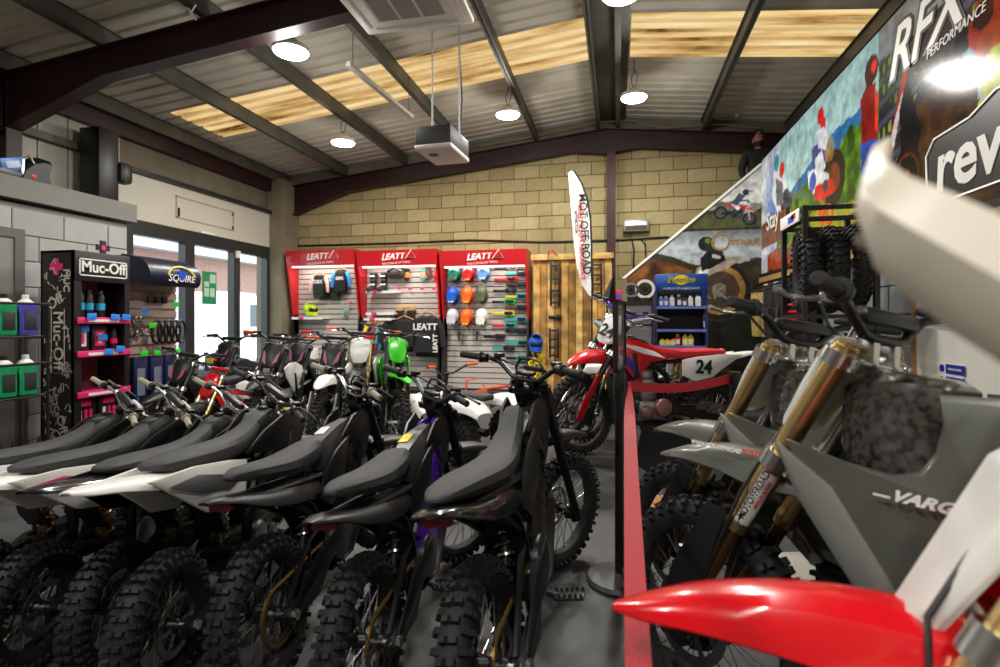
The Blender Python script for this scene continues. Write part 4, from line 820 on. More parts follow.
# central rider on white and red bike
fig([(812, 150), (820, 140), (829, 142), (830, 160), (826, 176), (814, 174)], (62, 70, 130)); fig([(815, 160), (822, 150), (826, 166), (818, 184)], (214, 218, 226)); blob(821, 116, .085, (206, 34, 34)); blob(823.5, 124, .07, (196, 40, 44)); fig([(817, 132), (824, 126), (829, 136), (827, 150), (818, 148)], (208, 212, 222))
blob(834, 178, .27, (34, 28, 26)); blob(834, 178, .15, (120, 60, 34)); fig([(808, 172), (818, 168), (829, 174), (830, 186), (816, 196), (809, 188)], (222, 226, 230)); fig([(816, 186), (833, 178), (836, 190), (822, 202), (814, 198)], (206, 42, 28)); blob(813, 182, .1, (60, 90, 170)); blob(826, 186, .07, (70, 70, 80)); blob(830, 150, .12, (206, 140, 40), .5)
# standing figure in red
fig([(861, 100), (868, 84), (876, 82), (879, 104), (878, 140), (862, 144)], (120, 26, 22)); blob(872, 70, .12, (70, 24, 24)); blob(874.5, 66, .05, (224, 50, 34)); fig([(861, 144), (878, 138), (878, 168), (872, 176), (862, 176)], (42, 74, 170)); fig([(875, 84), (879, 96), (878.5, 130), (876, 134)], (218, 56, 40))
# right half: stadium, bikes, dirt
sx, _ = mx(879, 120); R = X > sx
p.put(R, (46, 46, 58)); p.put(R & (np.sin((Y-.16*(X-sx))*38) > .55), (86, 84, 112)); p.put(R & (np.sin(X*70) > .3) & (np.sin((Y-.16*(X-sx))*38) < -.2) & (n3 > .52), (150, 170, 50))
p.put(R & (Y > 1.38-.06*(X-sx)+.1*(n2-.5)), (150, 156, 160)); p.soft(sx+.35, 1.15, .5, .3, (70, 96, 44), .9)
gx, _ = mx(920, 150); gd = .7-.35*np.clip((X-gx-.5)/1.6, -1, 1)**2+.14*(n2-.5); p.put((X > gx-.1) & (Y < gd+.15), (96, 62, 34)); p.put((X > gx-.1) & (Y < gd+.15), (44, 28, 18), np.clip(n3*2.4-.9, 0, 1)); p.put((X > gx-.1) & (Y < gd+.15), (168, 120, 70), np.clip(n2*2.6-1.7, 0, 1))
p.put(R & (Y < .26) & (X < gx+.4), (38, 34, 40))
# red-white bike standing on its rear
fig([(886, 160), (893, 128), (900, 92), (907, 60), (910, 64), (904, 98), (898, 132), (889, 164)], (206, 28, 34)); fig([(891, 140), (898, 110), (903, 92), (905, 98), (899, 122), (894, 150)], (224, 226, 230)); fig([(900, 110), (908, 74), (914, 100), (922, 130), (914, 170), (902, 172)], (24, 22, 24)); blob(907, 177, .2, (22, 20, 22)); blob(907, 177, .17, (150, 50, 40), .8, .12); blob(907, 177, .05, (170, 60, 60))
blob(938, 48, .26, (26, 26, 28)); blob(938, 48, .21, (110, 84, 88), .6); blob(938, 48, .05, (60, 60, 64)); fig([(950, 60), (960, 30), (978, 20), (984, 40), (966, 66)], (38, 40, 46)); fig([(962, 56), (972, 44), (985, 36), (984, 60), (970, 70)], (150, 190, 204))
blob(988, 20, .17, (196, 60, 36)); blob(992, 45, .13, (206, 84, 34)); blob(984, 14, .09, (70, 30, 26)); fig([(980, 108), (984, 90), (990, 84), (994, 100), (990, 118), (982, 120)], (30, 32, 36)); blob(989, 86, .09, (206, 208, 206)); fig([(978, 104), (984, 98), (986, 118), (979, 120)], (206, 214, 30)); blob(997, 70, .14, (206, 214, 40))
# lettering base by the far corner, orange panel
fig([(762, 250), (762, 226), (775, 214), (786, 208), (787, 236)], (122, 74, 44)); fig([(810, 213), (858, 200), (860, 230), (812, 238)], (150, 150, 40))
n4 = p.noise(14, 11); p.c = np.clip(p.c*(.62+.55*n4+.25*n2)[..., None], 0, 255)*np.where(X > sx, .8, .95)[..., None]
bo = thing('racing_board', 'long printed racing board along the mezzanine front on the right', 'banner', (XM, YS, ZB))
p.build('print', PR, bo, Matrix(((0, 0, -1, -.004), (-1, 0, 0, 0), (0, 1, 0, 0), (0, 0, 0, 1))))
ob('backing', G().bb(0, .05, -(YS-Y0M), 0, 0, h), mat('board_back', (60, 60, 62), .6), bo)
def on_board(tx, px, py, sz, m, tilt=0., off=.006, **kw):
    q = P(px, py, X=XM); return lettering('lettering', tx, sz, m, bo, (-off, q.y-YS, q.z-ZB), (0, -1, tilt), (0, 0, 1), **kw)
WP = mat('print_white', (232, 230, 224), .35); BP = mat('print_black', (18, 18, 18), .35); OP = mat('print_orange', (226, 74, 30), .4)
def rev(): 
    q = P(974, 150, X=XM); T = lambda a, b: (q.y-YS-a, q.z-ZB+b)
    out = [(-.46, -.17), (-.40, -.24), (.5, -.24), (.5, .26), (.2, .27), (-.02, .2), (-.38, .19), (-.47, .1)]
    ob('logo_plate', G().prism(out, lambda a, b: (-.006, *T(a, b)), lambda a, b: (-.004, *T(a, b))), BP, bo)
    ob('logo_rim', G().tube([(-.008, *T(a, b)) for a, b in out], .009, 4, closed=True), WP, bo)
rev(); on_board('rev', 967, 157, .47, WP, bold=.011, shear=.08, off=.009, sx=1.0)
on_board('RFX', 922, 32, .50, BP, bold=.03, shear=.35, off=.006, tilt=.0); on_board('RFX', 922, 32, .50, WP, bold=.008, shear=.35, off=.009, tilt=.0); on_board('PERFORMANCE', 955, 33, .085, WP, shear=.2, off=.008)
on_board('VO', 826, 217, .27, OP, bold=.012); on_board('Stay', 773, 220, .34, BP, bold=.012, off=.006); on_board('Stay', 773, 220, .34, WP, bold=.004, off=.009)
# triangular board on the stair
xa = P(627, 280, Y=YS).x; xb = XM-.005; q = Paint(xb-xa, 2.7, .0125); zb0 = .86
def tx_(px, py): k = P(px, py, Y=YS); return (k.x-xa, k.z-zb0)
X, Y = q.X, q.Y; n1, n2, n3 = q.noise(1.5, 5), q.noise(5, 6), q.noise(12, 7)
yl = tx_(680, 232)[1]
q.put(X > -1, (206, 208, 202)); up = (Y > yl); bush = tx_(700, 205)[1]+.2*(n2-.5)
q.put(up & (Y < bush+.12*np.sin(X*3)), (66, 72, 40)); q.put(up & (Y < bush), (36, 40, 26), n2); q.put(up & (np.abs(Y-tx_(700, 222)[1]) < .1), (92, 96, 60), .6)
q.put(~up, (170, 178, 182)); q.put(~up & (Y > yl-.22), (84, 90, 96), np.clip((Y-yl+.22)*4, 0, 1)*n1*1.4)
hill = tx_(690, 262)[1]+.16*(n1-.5)+.16*np.sin(X*2.2+2); q.put((Y < hill+.1) & ~up, (52, 46, 34)); q.put((Y < hill), (132, 84, 42)); q.put(Y < hill, (58, 36, 22), np.clip(n2*2.4-.8, 0, 1)); q.put(Y < tx_(690, 285)[1], (30, 27, 26), .85)
q.put((X > 1.35) & (Y < hill+.28*n2) & ~up, (40, 46, 36), .8)
a, b = tx_(735, 216); q.bike(a, b, .27, (196, 40, 44), ang=-.25, rider=(70, 76, 100), helm=(60, 60, 64))
# black-clad rider on big pale bike, lower right
def fg(pts, rgb): q.poly([tx_(*k) for k in pts], rgb)
def bl_(px, py, r, rgb, a=1., ring=0.): k = tx_(px, py); q.ell(k[0], k[1], r, r, rgb, a, ring)
bl_(719, 290, .46, (38, 36, 34)); bl_(719, 290, .36, (150, 116, 62)); bl_(719, 290, .28, (72, 60, 48)); bl_(719, 290, .1, (120, 110, 96)); bl_(719, 290, .46, (66, 62, 56), .6, .06)
fg([(692, 282), (697, 268), (712, 262), (732, 257), (746, 256), (728, 268), (712, 274), (700, 282)], (158, 146, 128)); fg([(693, 281), (699, 270), (712, 266), (702, 284)], (214, 212, 206)); fg([(703, 256), (710, 247), (722, 250), (726, 260), (708, 270), (702, 266)], (24, 24, 26)); bl_(706, 244, .11, (28, 28, 26)); bl_(708, 241, .04, (90, 130, 40)); fg([(700, 258), (706, 254), (708, 268), (702, 272)], (30, 30, 32)); fg([(712, 254), (720, 256), (720, 259), (712, 258)], (190, 190, 190))
n4 = q.noise(16, 12); q.c = np.clip(q.c*(.7+.5*n4)[..., None], 0, 255)
tb = thing('stair_board', 'triangular printed board with two motocross riders on the stair side', 'banner', (xa, YS, zb0))
x0_, y0_ = tx_(627, 277); x1_, y1_ = tx_(762, 165); kk = (y1_-y0_)/(x1_-x0_)
q.build('print', PR, tb, Matrix(((1, 0, 0, 0), (0, 0, -1, -.004), (0, 1, 0, 0), (0, 0, 0, 1))), mask=lambda a, b: b < y0_+kk*(a-x0_))
ob('backing', G().prism([(0, -.2), (q.w, -.2), (q.w, y0_+kk*(q.w-x0_)), (0, y0_+kk*(0-x0_))], lambda a, b: (a, 0, b), lambda a, b: (a, .03, b)), BLK, tb)
ob('edge_strip', G().loft([[(a-.03, s1, b), (a+.02, s1, b-.03*0), (a+.02, s2, b), (a-.03, s2, b)] for (a, b) in ((x0_-.05, y0_-.05*kk+.02), (x1_, y1_+.02)) for s1, s2 in ((-.02, .035),)]), WP, tb)
GM = mat('print_gold', (150, 116, 52), .35)
k = tx_(744.5, 242.5); lettering('lettering', 'STARK', .115, GM, tb, (k[0], -.007, k[1]), (1, 0, 0), sx=1.15, bold=.003)
k = tx_(720.5, 242); ob('logo_ring', ring_g(G(), [(.105, -.003), (.13, -.003), (.13, .003), (.105, .003)], 24), GM, tb, Matrix.Translation((k[0], -.007, k[1])))
k = tx_(690, 293); lettering('lettering', 'STARK', .3, mat('print_grey', (120, 116, 110), .4), tb, (k[0], -.007, k[1]), (1, 0, 0), sx=1.2)
# ------------------------------------------------------------------ left hand displays (facing +X)
BLUT = mat('blue_price_card', (36, 128, 226), .5); GRNT = mat('green_price_card', (44, 214, 44), .5)
SW_ = mat('shelf_white', (214, 214, 210), .5)
def Q(x, y, z, lx=-4.5): return Vector((lx+x, y, z))       # x: out from the unit front
# pink and black care-product stand
sY0, sY1, sX0, sX1, sZ = 3.60, 4.12, -4.86, -4.5, 1.92
t = thing('product_stand', 'black and pink Muc-Off cleaner stand with patterned side', 'display stand', (sX1, (sY0+sY1)/2, 0)); ly = (sY1-sY0)/2
PB = mat('stand_black', (20, 19, 19), .45); PP = mat('stand_pink_board', (120, 70, 84), .6)
sd = ob('side_panel', G().rbox((-.18, -ly+.012, sZ/2), (.36, .024, sZ), .004), PB, t); ob('side_panel', G().rbox((-.18, ly-.012, sZ/2), (.36, .024, sZ), .004), PB, t)
ob('back_panel', G().bb(-.36, -.34, -ly, ly, 0, sZ), PP, t); ob('top_panel', G().bb(-.36, 0, -ly, ly, sZ-.02, sZ), PB, t)
ob('front_stile', G().bb(-.03, .004, -ly, -ly+.06, 0, sZ), PB, t); ob('front_stile', G().bb(-.03, .004, ly-.05, ly, 0, sZ), PB, t)
hp = ob('header', G().rbox((-.005, 0, sZ-.13), (.03, 2*ly, .26), .006), PB, t)
CRP = mat('print_cream', (206, 198, 180), .5)
lettering('lettering', 'Muc-Off', .135, WP, hp, (.012, 0, sZ-.135), (0, 1, 0), bold=.003, sx=.92)
g = G()
for a in ((-.225, .225, .062, .072), (-.225, .225, -.078, -.068), (-.225, -.215, -.078, .072), (.215, .225, -.078, .072)): g.bb(.01, .014, a[0], a[1], sZ-.135+a[2], sZ-.135+a[3])
ob('logo_border', g, WP, hp)
cr = ob('top_cross', G().prism([(-.05, -.02), (-.02, -.02), (-.02, -.05), (.02, -.05), (.02, -.02), (.05, -.02), (.05, .02), (.02, .02), (.02, .05), (-.02, .05), (-.02, .02), (-.05, .02)], lambda y, z: (-.01, y*1.25, sZ+.05+z*1.25), lambda y, z: (.004, y*1.25, sZ+.05+z*1.25)), PB, t)
ob('cross_heart', G().bb(.004, .008, -.018, .018, sZ+.03, sZ+.07), PNK, cr)
g = G()
for k in range(120):       # scattered white graffiti print on the side
    x = random.uniform(-.33, -.04); z = random.uniform(.08, sZ-.08); a = random.choice((0, .8, 1.57, -.7)); L = random.uniform(.03, .08)
    if abs(x+.17) < .06 and .75 < z < 1.55: continue
    g.tube([(x-L*math.cos(a)/2, -ly-.0015, z-L*math.sin(a)/2), (x, -ly-.0015, z+.012), (x+L*math.cos(a)/2, -ly-.0015, z+L*math.sin(a)/2)], .0045, 4)
pt = ob('side_print', g, CRP, sd); pt['kind'] = 'stuff'
for tx, x, z, a, s in (('Muc-Off', -.17, 1.15, -90, .15), ('MUC', -.08, 1.66, -90, .09), ('Off', -.2, 1.48, 30, .13), ('Muc-Off', -.17, .55, -70, .12), ('OFF', -.08, .9, -90, .08), ('Muc', -.25, .3, -100, .12)):
    c, s_ = math.cos(math.radians(a)), math.sin(math.radians(a)); lettering('lettering', tx, s, CRP, sd, (x, -ly-.002, z), (c, 0, s_), (-s_, 0, c), bold=.002)
ob('side_frame', G().tube([(x, -ly-.003, z) for x, z in ((-.24, .87), (-.1, .87), (-.1, 1.42), (-.24, 1.42))], .004, 4, closed=True), CRP, sd)
ob('side_cross', G().prism([(-.05, -.02), (-.02, -.02), (-.02, -.05), (.02, -.05), (.02, -.02), (.05, -.02), (.05, .02), (.02, .02), (.02, .05), (-.02, .05), (-.02, .02), (-.05, .02)], lambda x, z: (-.19+x*1.4, -ly-.002, 1.78+z*1.4), lambda x, z: (-.19+x*1.4, -ly-.0005, 1.78+z*1.4)), PNK, sd)
SHZ = [1.34, 1.05, .70, .42]
for z in SHZ:
    s = ob('shelf', G().bb(-.34, .02, -ly+.02, ly-.02, z-.012, z), PNK, t); ob('shelf_lip', G().rbox((.022, 0, z-.02), (.014, 2*ly-.02, .055), .004), PNK, s); ob('shelf_strip', G().bb(.03, .034, -.16, .12, z-.034, z-.01), WHT, s)
ob('cross_brace', G().tube([(-.32, -.2, .74), (-.32, .0, 1.0)], .012, 6).tube([(-.32, -.2, 1.0), (-.32, .0, .74)], .012, 6), PB, t)
bx = Vector((sX1, (sY0+sY1)/2, 0))
def can(name, lab, x, y, z, r, h, mb, mlabel, cap=BLK, grp=None, cat='bottle'):
    o = thing(name, lab, cat, bx+Vector((x, y, z)), 0, grp)
    ob('body', G().lathe([(r*.9, 0), (r, .01), (r, h*.8), (r*.75, h*.87)], n=14), mb, o); ob('cap', G().lathe([(r*.6, h*.86), (r*.6, h*.98), (r*.5, h)], n=12), cap, o); ob('label_band', ring_g(G(), [(r+.001, -h*.12), (r+.002, -h*.12), (r+.002, h*.12), (r+.001, h*.12)], 14), mlabel, o, Matrix.Translation((0, 0, h*.42)) @ Matrix.Rotation(math.pi/2, 4, 'X'))
    return o
CY = mat('cyan_label', (40, 160, 200), .4)
for k, y in enumerate((-.13, -.05, .06)): can('spray_can', ('left', 'middle', 'right')[k]+' of three black spray cans with blue bands on the top pink shelf', -.1, y, SHZ[0], .034, .25, PB, CY, cap=BLK if k == 1 else DGY, grp='spray cans on the pink stand')
def carton(lab, y, z, w, h, m1, m2):
    o = thing('carton', lab, 'box', bx+Vector((-.12, y, z)), 0, 'boxes on the pink stand'); ob('box', G().rbox((0, 0, h/2), (.12, w, h), .004), PB, o); ob('label_panel', G().bb(.06, .063, -w*.32, w*.32, h*.2, h*.8), m1, o); ob('label_bar', G().bb(.063, .065, -w*.15, w*.15, h*.3, h*.7), m2, o)
carton('black carton with pink stripe at left of the second pink shelf', -.15, SHZ[1], .14, .22, WHT, PNK); carton('black carton with yellow and pink label in the middle of the second pink shelf', .02, SHZ[1], .14, .22, PNK, mat('pale_yellow', (230, 220, 150), .5))
can('spray_can', 'black and pink can at right of the second pink shelf', -.08, .17, SHZ[1], .03, .2, PB, PNK, grp='spray cans on the pink stand')
for k, (y, lb) in enumerate(((-.12, 'left'), (.1, 'right'))):
    o = thing('gift_box', lb+' black window box with pink bottles on the low pink shelf', 'box', bx+Vector((-.12, y, SHZ[3])), 0, 'boxes on the pink stand')
    ob('box', G().rbox((0, 0, .12), (.14, .19, .24), .004), PB, o); ob('label_panel', G().bb(.07, .073, -.06, .05, .15, .2), PNK, o)
    for q in (-.05, .0, .045): ob('bottle_print', G().rbox((.073, q, .07), (.006, .03, .1), .006), PNK if q != -.05 else WHT, o)
def card(lab, w, m, grp='price cards'): return tag(ob('price_card', G().rbox((0, 0, 0), (.003, .085, .055), .001), m, None, Matrix.Translation(w) @ Matrix.Rotation(random.uniform(-.12, .12), 4, 'X')), lab, 'price card', grp)
for y, z, lb in ((-.14, SHZ[0]+.015, 'left blue card on the top pink shelf'), (.08, SHZ[0]+.01, 'middle blue card on the top pink shelf'), (.19, SHZ[0]+.01, 'right blue card on the top pink shelf'), (-.14, SHZ[1]+.2, 'blue card on the striped carton'), (.03, SHZ[1]+.12, 'blue card on the middle carton'), (.02, SHZ[1]-.01, 'blue card at the edge of the second pink shelf'), (.13, SHZ[1]+.01, 'tilted blue card near the right end of the second pink shelf')):
    card(lb, bx+Vector((.045 if z < SHZ[1]+.05 or z > 1.3 else -.035, y, z)), BLUT)
# navy lock stand beyond it
tX, tY0, tY1 = -4.86, 4.4, 5.06
t = thing('lock_stand', 'navy SQUIRE lock display with curved header by the glass door', 'display stand', (tX, (tY0+tY1)/2, 0)); ly = (tY1-tY0)/2
ob('back_panel', G().bb(-.06, -.03, -ly, ly, 0, 1.95), mat('pegboard_tan', (150, 128, 118), .7), t)
for k in range(18): ob('slat', G().bb(-.03, -.015, -ly, ly, .12+k*.095, .19+k*.095), mat('slat_tan', (168, 146, 136), .6), t)
ob('side_post', G().bb(-.08, .02, -ly-.03, -ly, 0, 1.98), PB, t); ob('base', G().bb(-.06, .3, -ly, ly, 0, .16), NAV, t)
NV2 = mat('navy_header', (14, 22, 48), .35)
pr = [(-.04, 1.72), (.26, 1.68), (.3, 1.72), (.31, 1.8), (.28, 1.88), (.2, 1.95), (-.04, 2.0)]
hd = ob('header', G().prism(pr, lambda x, z: (x, -ly, z), lambda x, z: (x, ly, z)), NV2, t)
lettering('lettering', 'SQUIRE', .105, WP, hd, (.312, .06, 1.765), (0, 1, 0), (-.0, 0, 1), shear=.25)
ob('logo_arc', G().tube([(.316-.03*max(0, math.sin(a)), .06-.17*math.cos(a), 1.79+.1*math.sin(a)) for a in [math.pi*k/12 for k in range(13)]], .012, 6), mat('print_goldline', (206, 190, 90), .4), hd); ob('logo_disc', G().lathe([(.05, 0), (.05, .004)], (.314, .06, 1.81), 'x', 16), BLU, hd)
# locks and packs
c0 = Vector((tX, (tY0+tY1)/2, 0))
for k, (y, z) in enumerate(((-.05, 1.54), (.04, 1.54), (.13, 1.54))):
    o = thing('padlock', ('left', 'middle', 'right')[k]+' small black padlock pack high on the lock stand', 'padlock', c0+Vector((.02, y, z)), 0, 'locks on the navy stand')
    ob('body', G().rbox((0, 0, 0), (.03, .06, .07), .008), PB, o); ob('shackle', G().tube([(0, -.02, .035), (0, -.02, .06), (0, 0, .075), (0, .02, .06), (0, .02, .035)], .006, 6), STL, o)
for k in range(5):
    y = .0+k*.065; tag(ob('cable_lock', G().tube([(.05+.015*k, y+.09*math.cos(a)*(.7), 1.2+.12*math.sin(a)) for a in [2*math.pi*j/20 for j in range(20)]], .014, 6, closed=True), PB, None, Matrix.Translation(c0)), ('first', 'second', 'third', 'fourth', 'fifth')[k]+' coiled black cable lock from the left on the navy stand', 'cable lock', 'locks on the navy stand')
for k, y in enumerate((-.24, -.17)):
    o = thing('chain_lock', ('left', 'right')[k]+' bunch of chrome chain on the lock stand', 'chain lock', c0+Vector((.04, y, 1.25)), 0, 'locks on the navy stand')
    for j in range(6): ob('link', G().tube([(0, .02*math.cos(a), .03*math.sin(a)) for a in [2*math.pi*i/8 for i in range(8)]], .007, 5, closed=True), STL, o, Matrix.Translation((random.uniform(-.01, .02), random.uniform(-.03, .03), .08-j*.035)) @ Matrix.Rotation(j*1.1, 4, 'Z'))
for k, y in enumerate((-.22, -.02, .16)):
    o = thing('chain_pack', ('left', 'middle', 'right')[k]+' tall navy lock pack on the lower lock stand', 'pack', c0+Vector((.05, y, .45)), 0, 'locks on the navy stand')
    ob('card', G().rbox((0, 0, .25), (.06, .16, .5), .01), NAV, o); ob('label_panel', G().bb(.03, .033, -.045, .045, .1, .38), mat('pack_grey', (120, 124, 140), .5), o)
for y, z, lb in ((.2, 1.5, 'green card beside the high padlocks'), (-.1, 1.27, 'green card between chains and cable locks'), (-.2, .98, 'left green card in the lower row of the lock stand'), (-.04, .98, 'middle green card in the lower row of the lock stand'), (.22, .98, 'right green card in the lower row of the lock stand')): card(lb, c0+Vector((.1, y, z)), GRNT)
card('blue card on the navy lock stand', c0+Vector((.09, -.18, 1.42)), BLUT)
# rack of green jerrycans at the left edge
rx, ry = -4.35, 2.76
t = thing('bottle_rack', 'black wire rack holding green coolant bottles at the left edge', 'rack', (rx, ry, 0))
for z in (1.21, .76, .3): ob('wire_shelf', G().rbox((-.08, 0, z-.012), (.3, .9, .016), .004), mat('wire_shelf', (52, 52, 54), .4, .4), t)
for z in (1.445, .995): ob('front_bar', G().rbox((.075, 0, z), (.02, .98, .018), .004), BLK, t)
for x in (-.2, .075):
    for y in (-.46, .46): ob('post', G().tube([(x, y, 0), (x, y, 1.46)], .01, 6), BLK, t)
GRB = mat('green_bottle', (26, 170, 104), .3, var=.06, scale=20); GLB = mat('bottle_label_dark', (40, 44, 46), .5); VIO = mat('violet_bottle', (86, 84, 190), .3)
def jug(lab, y, z, m, x=.0):
    o = thing('coolant_bottle', lab, 'bottle', (rx+x, ry+y, z), 0, 'coolant bottles on the black rack')
    ob('body', G().loft([[(a*w, b*d, zz) for a, b in ((-1, -.7), (-.7, -1), (.7, -1), (1, -.7), (1, .7), (.7, 1), (-.7, 1), (-1, .7))] for zz, w, d in ((0, .045, .058), (.01, .05, .064), (.2, .05, .064), (.225, .045, .058))]), m, o)
    ob('shoulder', G().lathe([(.05, .225), (.048, .245), (.03, .262), (.022, .268)], n=14), WHT, o); ob('cap', G().lathe([(.022, .266), (.023, .295), (.018, .3)], (0, 0, 0), n=10), BLK if round(y*100) % 2 else WHT, o); ob('label_panel', G().rbox((.051, 0, .1), (.003, .085, .13), .001), GLB, o); ob('label_panel', G().rbox((0, -.065, .1), (.07, .003, .13), .001), GLB, o)
for lv, (z, sh_) in enumerate(((1.21, 'upper'), (.76, 'lower'))):
    for k in range(6): jug(('leftmost', 'second', 'third', 'fourth', 'fifth', 'rightmost')[k]+' bottle on the '+sh_+' shelf of the rack at the left edge', -.37+k*.145, z+.004, VIO if (lv == 0 and k == 5) else GRB)
o = thing('spike_tray', 'black tray of pointed black parts below the green bottles', 'tray', (rx-.05, ry+.1, .31)); ob('tray', G().loft([[(-.15, -.5, z), (.15, -.5, z), (.15, .5, z), (-.15, .5, z)] for z in (0, .02)]), BLK, o); ob('rim', G().bb(.13, .15, -.5, .5, .02, .05), PB, o)
for k in range(5): ob('spike', G().lathe([(.03, .02), (.02, .06), (.006, .12)], (.04, .0+k*.09, 0), n=8), BLK, o)
# clutter on the store room roof
ZRF = ZO+.22
t = thing('loudspeaker', 'black loudspeaker mounted high on the wall left of the cream door panel', 'speaker', (-6.12, 5.2, 2.72))
ob('cabinet', G().rbox((0, 0, .45), (.3, .26, .9), .02), BLK, t); ob('side_horn', G().rbox((.12, .2, .42), (.16, .18, .26), .05), PB, t); ob('wall_bracket', G().bb(-.27, -.1, -.05, .05, .3, .5), STL, t)
def on_cop(px): q = P(px, 200, X=-5.3); return q.y
y_ = on_cop(44); t = thing('spare_fender', 'black curved bike fender standing on the store room coping', 'fender', (-5.32, y_, ZRF))
pf_ = [(-.3, 0), (.02, 0), (.0, .12), (.03, .26), (-.06, .265), (-.16, .22), (-.25, .13)]
ob('shell', G().loft([[(x, y*k, z*k) for y, z in pf_] for x, k in ((-.09, .8), (-.05, .96), (0, 1), (.05, .96), (.09, .8))]), BLK, t); ob('tail_lens', G().rbox((.07, -.14, .06), (.05, .05, .04), .01), RSAT, t)
y_ = on_cop(9); t = thing('spray_box', 'small blue and white box lying on the store room coping', 'box', (-5.3, y_, ZRF))
ob('box', G().rbox((0, 0, .13), (.1, .2, .12), .01, rot('X', 20)), mat('box_blue', (60, 110, 180), .4), t); ob('label_panel', G().rbox((.052, 0, .13), (.004, .12, .06), .001, rot('X', 20)), mat('box_pale', (170, 190, 210), .5), t); ob('base', G().rbox((0, 0, .04), (.12, .26, .08), .01), DGY, t)
y_ = on_cop(25); tag(ob('bent_pipe', G().tube([(-5.25, y_-.06, ZRF+.014), (-5.25, y_-.05, ZRF+.2), (-5.25, y_, ZRF+.24), (-5.25, y_+.05, ZRF+.16), (-5.25, y_+.07, ZRF+.014)], .014, 8), STL), 'bent metal pipe standing on the store room coping', 'pipe')
# ------------------------------------------------------------------ red LEATT displays on the back wall
DF, DW = 8.72, 9.06       # header front, slat face
LR = mat('display_red', (190, 20, 30), .35, coat=.2); SLAT = mat('slatwall_white', (196, 186, 178), .55, var=.04, scale=3); GRV = mat('slat_groove', (70, 76, 110), .6); DKP = mat('display_black', (24, 22, 22), .5)
def display(pa, pb, lab, n):
    xa, xb = P(pa, 258, Y=DF).x, P(pb, 258, Y=DF).x; z1, z0 = P((pa+pb)/2, 250, Y=DF).z, P((pa+pb)/2, 265.5, Y=DF).z; w = xb-xa
    t = thing('shop_display', lab, 'display stand', (xa, DW, 0))
    hd = ob('header', G().prism([(DF-DW, z0), (DF-DW-.03, z1), (.1, z1), (.1, z0)], lambda y, z: (0, y, z), lambda y, z: (w, y, z)), LR, t)
    o = (w*.5, DF-DW-.022, (z0+z1)/2+.02); lettering('lettering', 'LEATT', .15, WP, hd, (w*.46, DF-DW-.022, o[2]), (1, 0, .06), shear=.3, bold=.006); lettering('lettering', 'THE SCIENCE OF THRILL', .05, WP, hd, (w*.5, DF-DW-.008, z0+.045), (1, 0, .06))
    k = (w*.46+.33, DF-DW-.026, o[2]+.02); ob('logo_triangle', G().tube([(k[0]-.09, k[1], k[2]-.06), (k[0]+.1, k[1], k[2]-.05), (k[0]+.02, k[1], k[2]+.09)], .014, 4, closed=True), WP, hd)
    for x, s in ((0, 1), (w-.03, -1)):
        ob('side_panel', G().prism([(DF-DW, z0), (DF-DW+.06, z0-.25), (-.14, z0-1.05), (-.12, z0-1.25), (.06, z0-1.25), (.06, z0)], lambda y, z: (x, y, z), lambda y, z: (x+.03, y, z)), LR, t)
        ob('side_leg', G().prism([(-.16, z0-.9), (-.2, z0-1.3), (-.3, 0), (.06, 0), (.06, z0-.9)], lambda y, z: (x, y, z), lambda y, z: (x+.03, y, z)), DKP, t)
    ob('backing', G().bb(.02, w-.02, .03, .06, .1, z0+.1), GRV, t); g = G(); z = .12
    while z < z0: g.bb(.02, w-.02, .0, .03, z, z+.078); z += .095
    s = ob('slats', g, SLAT, t, smooth=0); s['kind'] = 'stuff'
    ob('plinth', G().bb(0, w, -.3, .06, 0, .1), DKP, t)
    st_ = ob('light_strip', G().bb(.06, w-.06, DF-DW+.08, DF-DW+.12, z0-.02, z0+.0), mat('strip_glow', (255, 250, 240), .5, emit=(255, 246, 232), es=3.), t)
    l = bpy.data.lights.new('strip_light', 'AREA'); l.shape = 'RECTANGLE'; l.size = w-.2; l.size_y = .04; l.energy = STRIP_W; l.color = (1, .93, .84); q = bpy.data.objects.new('strip_light', l); COL.objects.link(q); q.parent = t; q.location = (w/2, DF-DW+.1, z0-.03); q.rotation_euler = (math.radians(28), 0, 0)
    return t
display(286.5, 355, 'left red LEATT display with jerseys and a yellow helmet', 1); display(357, 437, 'middle red LEATT display with boots, gloves and hanging clothes', 2); display(439.5, 527, 'right red LEATT display with helmets and goggles', 3)
def W_(px, py, off=.0): return P(px, py, Y=DW-off)
def shelf(lab, pa, pb, py, dep=.28):
    a, b = W_(pa, py, dep), W_(pb, py, dep); o = thing('wall_shelf', lab, 'shelf', (a.x, DW, a.z)); w = b.x-a.x
    ob('board', G().rbox((w/2, -dep/2, -.02), (w, dep, .03), .006), WHT, o); tb_ = ob('ticket_rail', G().bb(0, w, -dep-.012, -dep, -.045, .0), WHT, o); ob('ticket', G().rbox((w*.3, -dep-.016, -.02), (.1, .004, .045), .002), PNK, tb_)
shelf('white shelf under the yellow helmet', 292, 323, 317); shelf('upper white shelf under the boots', 366, 395, 291); shelf('middle white shelf of the middle display', 366, 394, 312.5); shelf('lowest white shelf of the middle display', 364, 392, 318)
